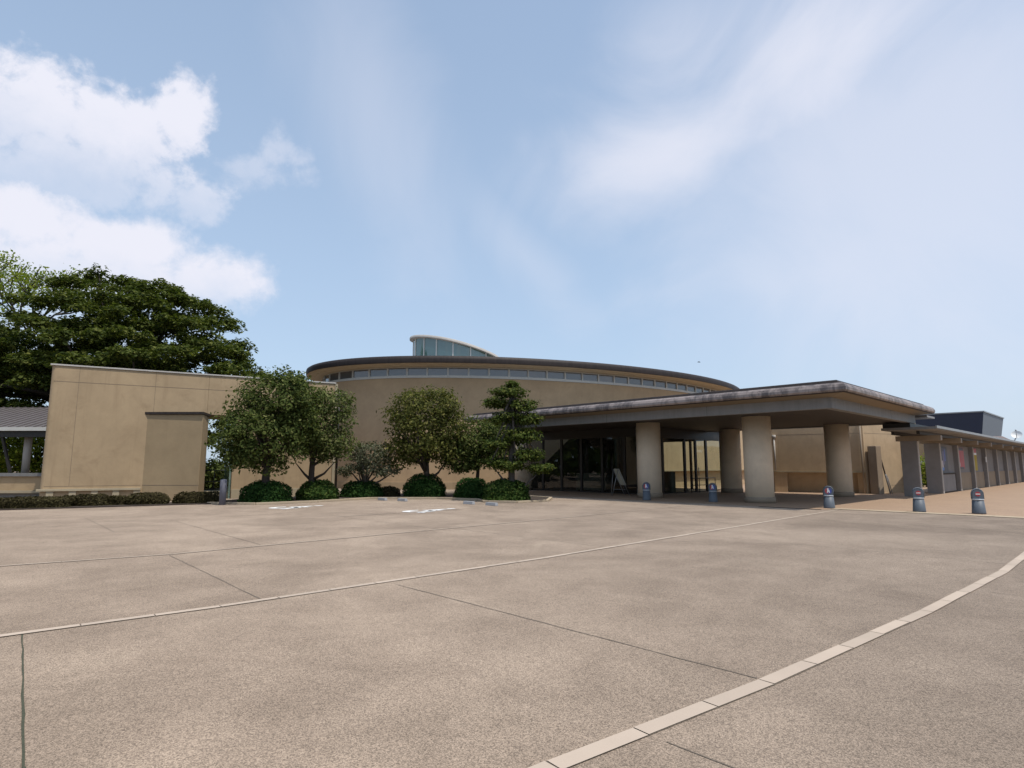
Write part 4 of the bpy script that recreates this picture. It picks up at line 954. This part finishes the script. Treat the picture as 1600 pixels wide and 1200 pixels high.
# shrubs
def shrub(name, c, r, n, leaf, size, label, cat='shrub', group=None, power=2.6, seed=0, ang=0.0):
    d = unit(n); d[:, 2] = np.abs(d[:, 2])
    k = (np.abs(d[:, 0]) ** power + np.abs(d[:, 1]) ** power + np.abs(d[:, 2]) ** power) ** (-1 / power)
    rad = (0.86 + 0.16 * rng.random(n)); bump_ = 1 + 0.05 * np.sin(d[:, 0] * 9 + seed) * np.sin(d[:, 1] * 8 + seed) + 0.04 * np.sin(d[:, 2] * 11 + seed * 2)
    rot = np.array([[math.cos(ang), -math.sin(ang), 0], [math.sin(ang), math.cos(ang), 0], [0, 0, 1]])
    P = np.array(c) + (d * (k * rad * bump_)[:, None] * np.array(r)) @ rot.T; P[:, 2] = np.maximum(P[:, 2], 0.03)
    Nn = d * 0.8 + rng.normal(size=(n, 3)) * 0.5 + np.array([0, 0, .3])
    # inner body so that no light shows through
    NU, NV = 20, 8; ev = []
    for j in range(NV + 1):
        ph = (math.pi / 2) * j / NV
        for i in range(NU):
            th = 2 * math.pi * i / NU; dd = np.array([math.cos(th) * math.cos(ph), math.sin(th) * math.cos(ph), math.sin(ph)])
            kk = (abs(dd) ** power).sum() ** (-1 / power); ev.append(np.array(c) + rot @ (dd * kk * 0.83 * np.array(r)))
    ef = [(j * NU + i, j * NU + (i + 1) % NU, (j + 1) * NU + (i + 1) % NU, (j + 1) * NU + i) for j in range(NV) for i in range(NU)]
    o = leaf_object(name, P, Nn, size, M[leaf], None, 1.7, (ev, ef, M[leaf]))
    return tag(o, label, cat, group)
SG = 'rounded shrubs in the planted bed'
shrub('rounded_shrub', (-10.75, 26.75, 0.03), (1.06, 1.05, 0.93), 4600, 'leaf_shrub', 0.10, 'wide deep green rounded shrub beside the pale post, under the tallest clipped tree', group=SG, seed=1)
shrub('rounded_shrub', (-9.0, 28.3, 0.03), (0.92, 0.92, 0.88), 3600, 'leaf_shrub2', 0.11, 'green rounded shrub under the tree with low curving side limbs', group=SG, seed=2)
shrub('rounded_shrub', (-7.55, 30.75, 0.03), (1.05, 0.9, 0.82), 3600, 'leaf_shrub', 0.10, 'low deep green shrub under the small grey green tree', group=SG, seed=3)
shrub('rounded_shrub', (-6.35, 31.4, 0.03), (0.6, 0.6, 0.52), 1500, 'leaf_hedge', 0.09, 'small brownish low shrub, right of the shrub under the small grey green tree', group=SG, seed=4)
shrub('rounded_shrub', (-4.45, 31.0, 0.03), (1.08, 1.0, 1.12), 4600, 'leaf_shrub', 0.10, 'lone dense rounded shrub beneath the round olive green tree', group=SG, seed=5)
shrub('rounded_shrub', (-1.95, 29.7, 0.03), (0.85, 0.85, 0.98), 3200, 'leaf_shrub', 0.10, 'deep green rounded shrub under the half hidden dark tree', group=SG, seed=6)
shrub('rounded_shrub', (-0.25, 27.75, 0.03), (1.05, 0.95, 0.98), 4400, 'leaf_shrub2', 0.11, 'brighter green rounded shrub at the foot of the layered tree', group=SG, seed=7)
HG = 'low reddish brown hedge clumps along the wing'
hl = [((-20.95, 21.5), 1.5, .42, 0.40, 'low brown hedge clump at the left edge of the picture, before the corridor'),
      ((-18.15, 23.0), 1.32, .42, 0.42, 'long low brown hedge clump just before the left corner of the tan wing'),
      ((-17.35, 23.95), 0.30, .36, 0.40, 'very short low brown hedge clump, first before the cream plinth ledge'),
      ((-16.62, 24.2), 0.55, .38, 0.45, 'low brown hedge clump before the middle of the cream plinth ledge'),
      ((-15.95, 24.7), 0.33, .36, 0.38, 'small low brown hedge clump at the right end of the cream plinth ledge'),
      ((-14.95, 25.1), 0.76, .42, 0.46, 'low brown hedge clump before the projecting block'),
      ((-13.3, 26.0), 0.95, .42, 0.46, 'long dark low brown hedge clump next to the pale post')]
for i, (c, rx, ry, hh, lab) in enumerate(hl):
    shrub('low_hedge', (*c, 0.02), (rx, ry, hh), int(2600 * rx + 700), 'leaf_hedge', 0.08, lab, 'hedge', HG, 5.0, i, R(29))

# ------------------------------------------------------------------ sky and sun
SUN_EL = R(66); SUN_V = Vector((0.76, -0.65, 0)).normalized()
world = bpy.data.worlds.new('World'); sc.world = world; world.use_nodes = True
nt = NT(world.node_tree); nt.n.clear(); out = nt.new('ShaderNodeOutputWorld')
sky = nt.new('ShaderNodeTexSky'); sky.sky_type = 'NISHITA'; sky.sun_disc = False; sky.sun_elevation = SUN_EL
sky.sun_rotation = math.atan2(SUN_V.x, SUN_V.y); sky.air_density = 1.0; sky.dust_density = 1.2; sky.ozone_density = 1.5
bg = nt.new('ShaderNodeBackground'); nt.l.new(sky.outputs[0], bg.inputs[0]); bg.inputs[1].default_value = 0.15
tc = nt.new('ShaderNodeTexCoord').outputs['Generated']; sx = nt.new('ShaderNodeSeparateXYZ'); nt.l.new(tc, sx.inputs[0])
az = nt.m('MULTIPLY', nt.m('ARCTAN2', sx.outputs[0], sx.outputs[1]), 180 / math.pi); el = nt.m('MULTIPLY', nt.m('ARCSINE', sx.outputs[2]), 180 / math.pi)
def azel(u, v):
    r = Vector(ray(u, v)).normalized(); return math.degrees(math.atan2(r.x, r.y)), math.degrees(math.asin(r.z))
def blob(u, v, ru, rv, slope=0.0, azv=None, elv=None):
    """soft ellipse on the sky dome: 1 in the middle, 0 on its edge, negative outside"""
    a, e = azel(u, v); L = math.hypot(1, slope); du, dv = ru / L, ru * slope / L
    a2, e2 = azel(u + du, v + dv); ax = (a2 - a, e2 - e); la = math.hypot(*ax); ax = (ax[0] / la, ax[1] / la)
    a3, e3 = azel(u - rv * slope / L, v + rv / L); lb = math.hypot(a3 - a, e3 - e)
    X = nt.m('SUBTRACT', azv or az, a); Y = nt.m('SUBTRACT', elv or el, e)
    p = nt.m('ADD', nt.m('MULTIPLY', X, ax[0] / la), nt.m('MULTIPLY', Y, ax[1] / la)); q = nt.m('ADD', nt.m('MULTIPLY', X, -ax[1] / lb), nt.m('MULTIPLY', Y, ax[0] / lb))
    return nt.m('SUBTRACT', 1.0, nt.m('SQRT', nt.m('ADD', nt.m('MULTIPLY', p, p), nt.m('MULTIPLY', q, q))))
def mx(l):
    r = l[0]
    for x in l[1:]: r = nt.m('SMOOTH_MAX', r, x, 0.15)
    return r
n_h = nt.noise(tc, 55.0, 6, 0.6, 0.2); n_c = nt.noise(tc, 7.0, 10, 0.62, 0.3); n_f = nt.noise(tc, 22.0, 8, 0.6, 0.2); n_w = nt.noise(nt.mapping(tc, (1, 1, 1), (0.4, 0.7, 0.2)), 3.0, 8, 0.55, 1.2)
nz = nt.m('ADD', nt.m('MULTIPLY', nt.m('SUBTRACT', n_c, 0.5), 1.9), nt.m('ADD', nt.m('MULTIPLY', nt.m('SUBTRACT', n_f, 0.5), 1.3), nt.m('MULTIPLY', nt.m('SUBTRACT', n_h, 0.5), 0.5)))
cum1 = mx([blob(20, 170, 190, 110), blob(190, 210, 140, 95), blob(280, 190, 75, 80, 0.6), blob(120, 270, 230, 90), blob(310, 315, 60, 45)])
tail = mx([blob(375, 268, 120, 36), blob(440, 236, 50, 40)])
d1 = nt.ss(nt.m('ADD', cum1, nz), -0.05, 0.50)
d1 = nt.m('MAXIMUM', d1, nt.m('MULTIPLY', nt.ss(nt.m('ADD', tail, nt.m('MULTIPLY', nz, 1.9)), 0.0, 1.2), 0.4))
cum2 = mx([blob(20, 335, 170, 70), blob(190, 390, 130, 65), blob(340, 440, 95, 62), blob(120, 440, 260, 90), blob(60, 530, 300, 90)])
d2 = nt.ss(nt.m('ADD', cum2, nt.m('MULTIPLY', nz, 0.75)), -0.05, 0.62)
base1 = nt.ss(nt.m('ADD', el, nt.m('MULTIPLY', nz, 3.0)), azel(150, 330)[1], azel(200, 170)[1], 0.36, 1.0)       # thin grey blue base of the upper cloud
base2 = nt.ss(nt.m('ADD', el, nt.m('MULTIPLY', nz, 2.5)), azel(150, 520)[1], azel(200, 380)[1], 0.30, 1.0)
d = nt.m('MAXIMUM', nt.m('MULTIPLY', d1, base1), nt.m('MULTIPLY', d2, base2))
w1 = nt.m('MULTIPLY', nt.ss(nt.m('ADD', mx([blob(1300, 70, 640, 190, -0.60), blob(1060, 225, 300, 110, -0.45)]), nt.m('MULTIPLY', nt.m('SUBTRACT', n_w, 0.5), 1.9)), -0.5, 1.15), 0.78)
w2 = nt.m('MULTIPLY', nt.ss(nt.m('ADD', blob(1440, 260, 760, 420, -0.3), nt.m('MULTIPLY', nt.m('SUBTRACT', n_w, 0.5), 1.1)), -0.4, 0.8), 0.55)
w3 = nt.m('MULTIPLY', nt.ss(nt.m('ADD', mx([blob(580, 170, 330, 130, 2.2), blob(820, 400, 190, 60, 1.0)]), nt.m('MULTIPLY', nt.m('SUBTRACT', n_w, 0.5), 1.5)), -0.2, 1.1), 0.26)
veil = nt.m('MAXIMUM', nt.m('MAXIMUM', w1, w2), w3)
rest = nt.m('MULTIPLY', nt.ss(n_w, 0.5, 0.75), nt.ss(sx.outputs[1], 0.2, -0.3, 0.0, 0.6))          # clouds behind the viewer
dens = nt.m('MAXIMUM', nt.m('MAXIMUM', d, veil), rest)
hz = nt.ss(el, 0.0, 45.0, 0.72, 0.46)                                             # pale air low down
bgh = nt.new('ShaderNodeBackground'); bgh.inputs[0].default_value = C(0.50, 0.64, 0.82); bgh.inputs[1].default_value = 0.91
bgc = nt.new('ShaderNodeBackground'); bgc.inputs[0].default_value = C(0.86, 0.87, 0.97); bgc.inputs[1].default_value = 0.86
m1 = nt.new('ShaderNodeMixShader'); nt.put(m1.inputs[0], hz); nt.l.new(bg.outputs[0], m1.inputs[1]); nt.l.new(bgh.outputs[0], m1.inputs[2])
m2 = nt.new('ShaderNodeMixShader'); nt.put(m2.inputs[0], dens); nt.l.new(m1.outputs[0], m2.inputs[1]); nt.l.new(bgc.outputs[0], m2.inputs[2])
nt.l.new(m2.outputs[0], out.inputs[0])

sl = bpy.data.lights.new('sun', 'SUN'); sl.energy = 3.0; sl.angle = R(0.6); sl.color = (1.0, 0.95, 0.87)
so = bpy.data.objects.new('sun', sl); col.objects.link(so); so.location = (10, -40, 60)
dirv = Vector((SUN_V.x * math.cos(SUN_EL), SUN_V.y * math.cos(SUN_EL), math.sin(SUN_EL)))
so.rotation_euler = dirv.to_track_quat('Z', 'Y').to_euler()

sc.view_settings.view_transform = 'Standard'; sc.view_settings.look = 'None'; sc.view_settings.exposure = 0.2; sc.view_settings.gamma = 1.0
sc.render.engine = 'CYCLES'
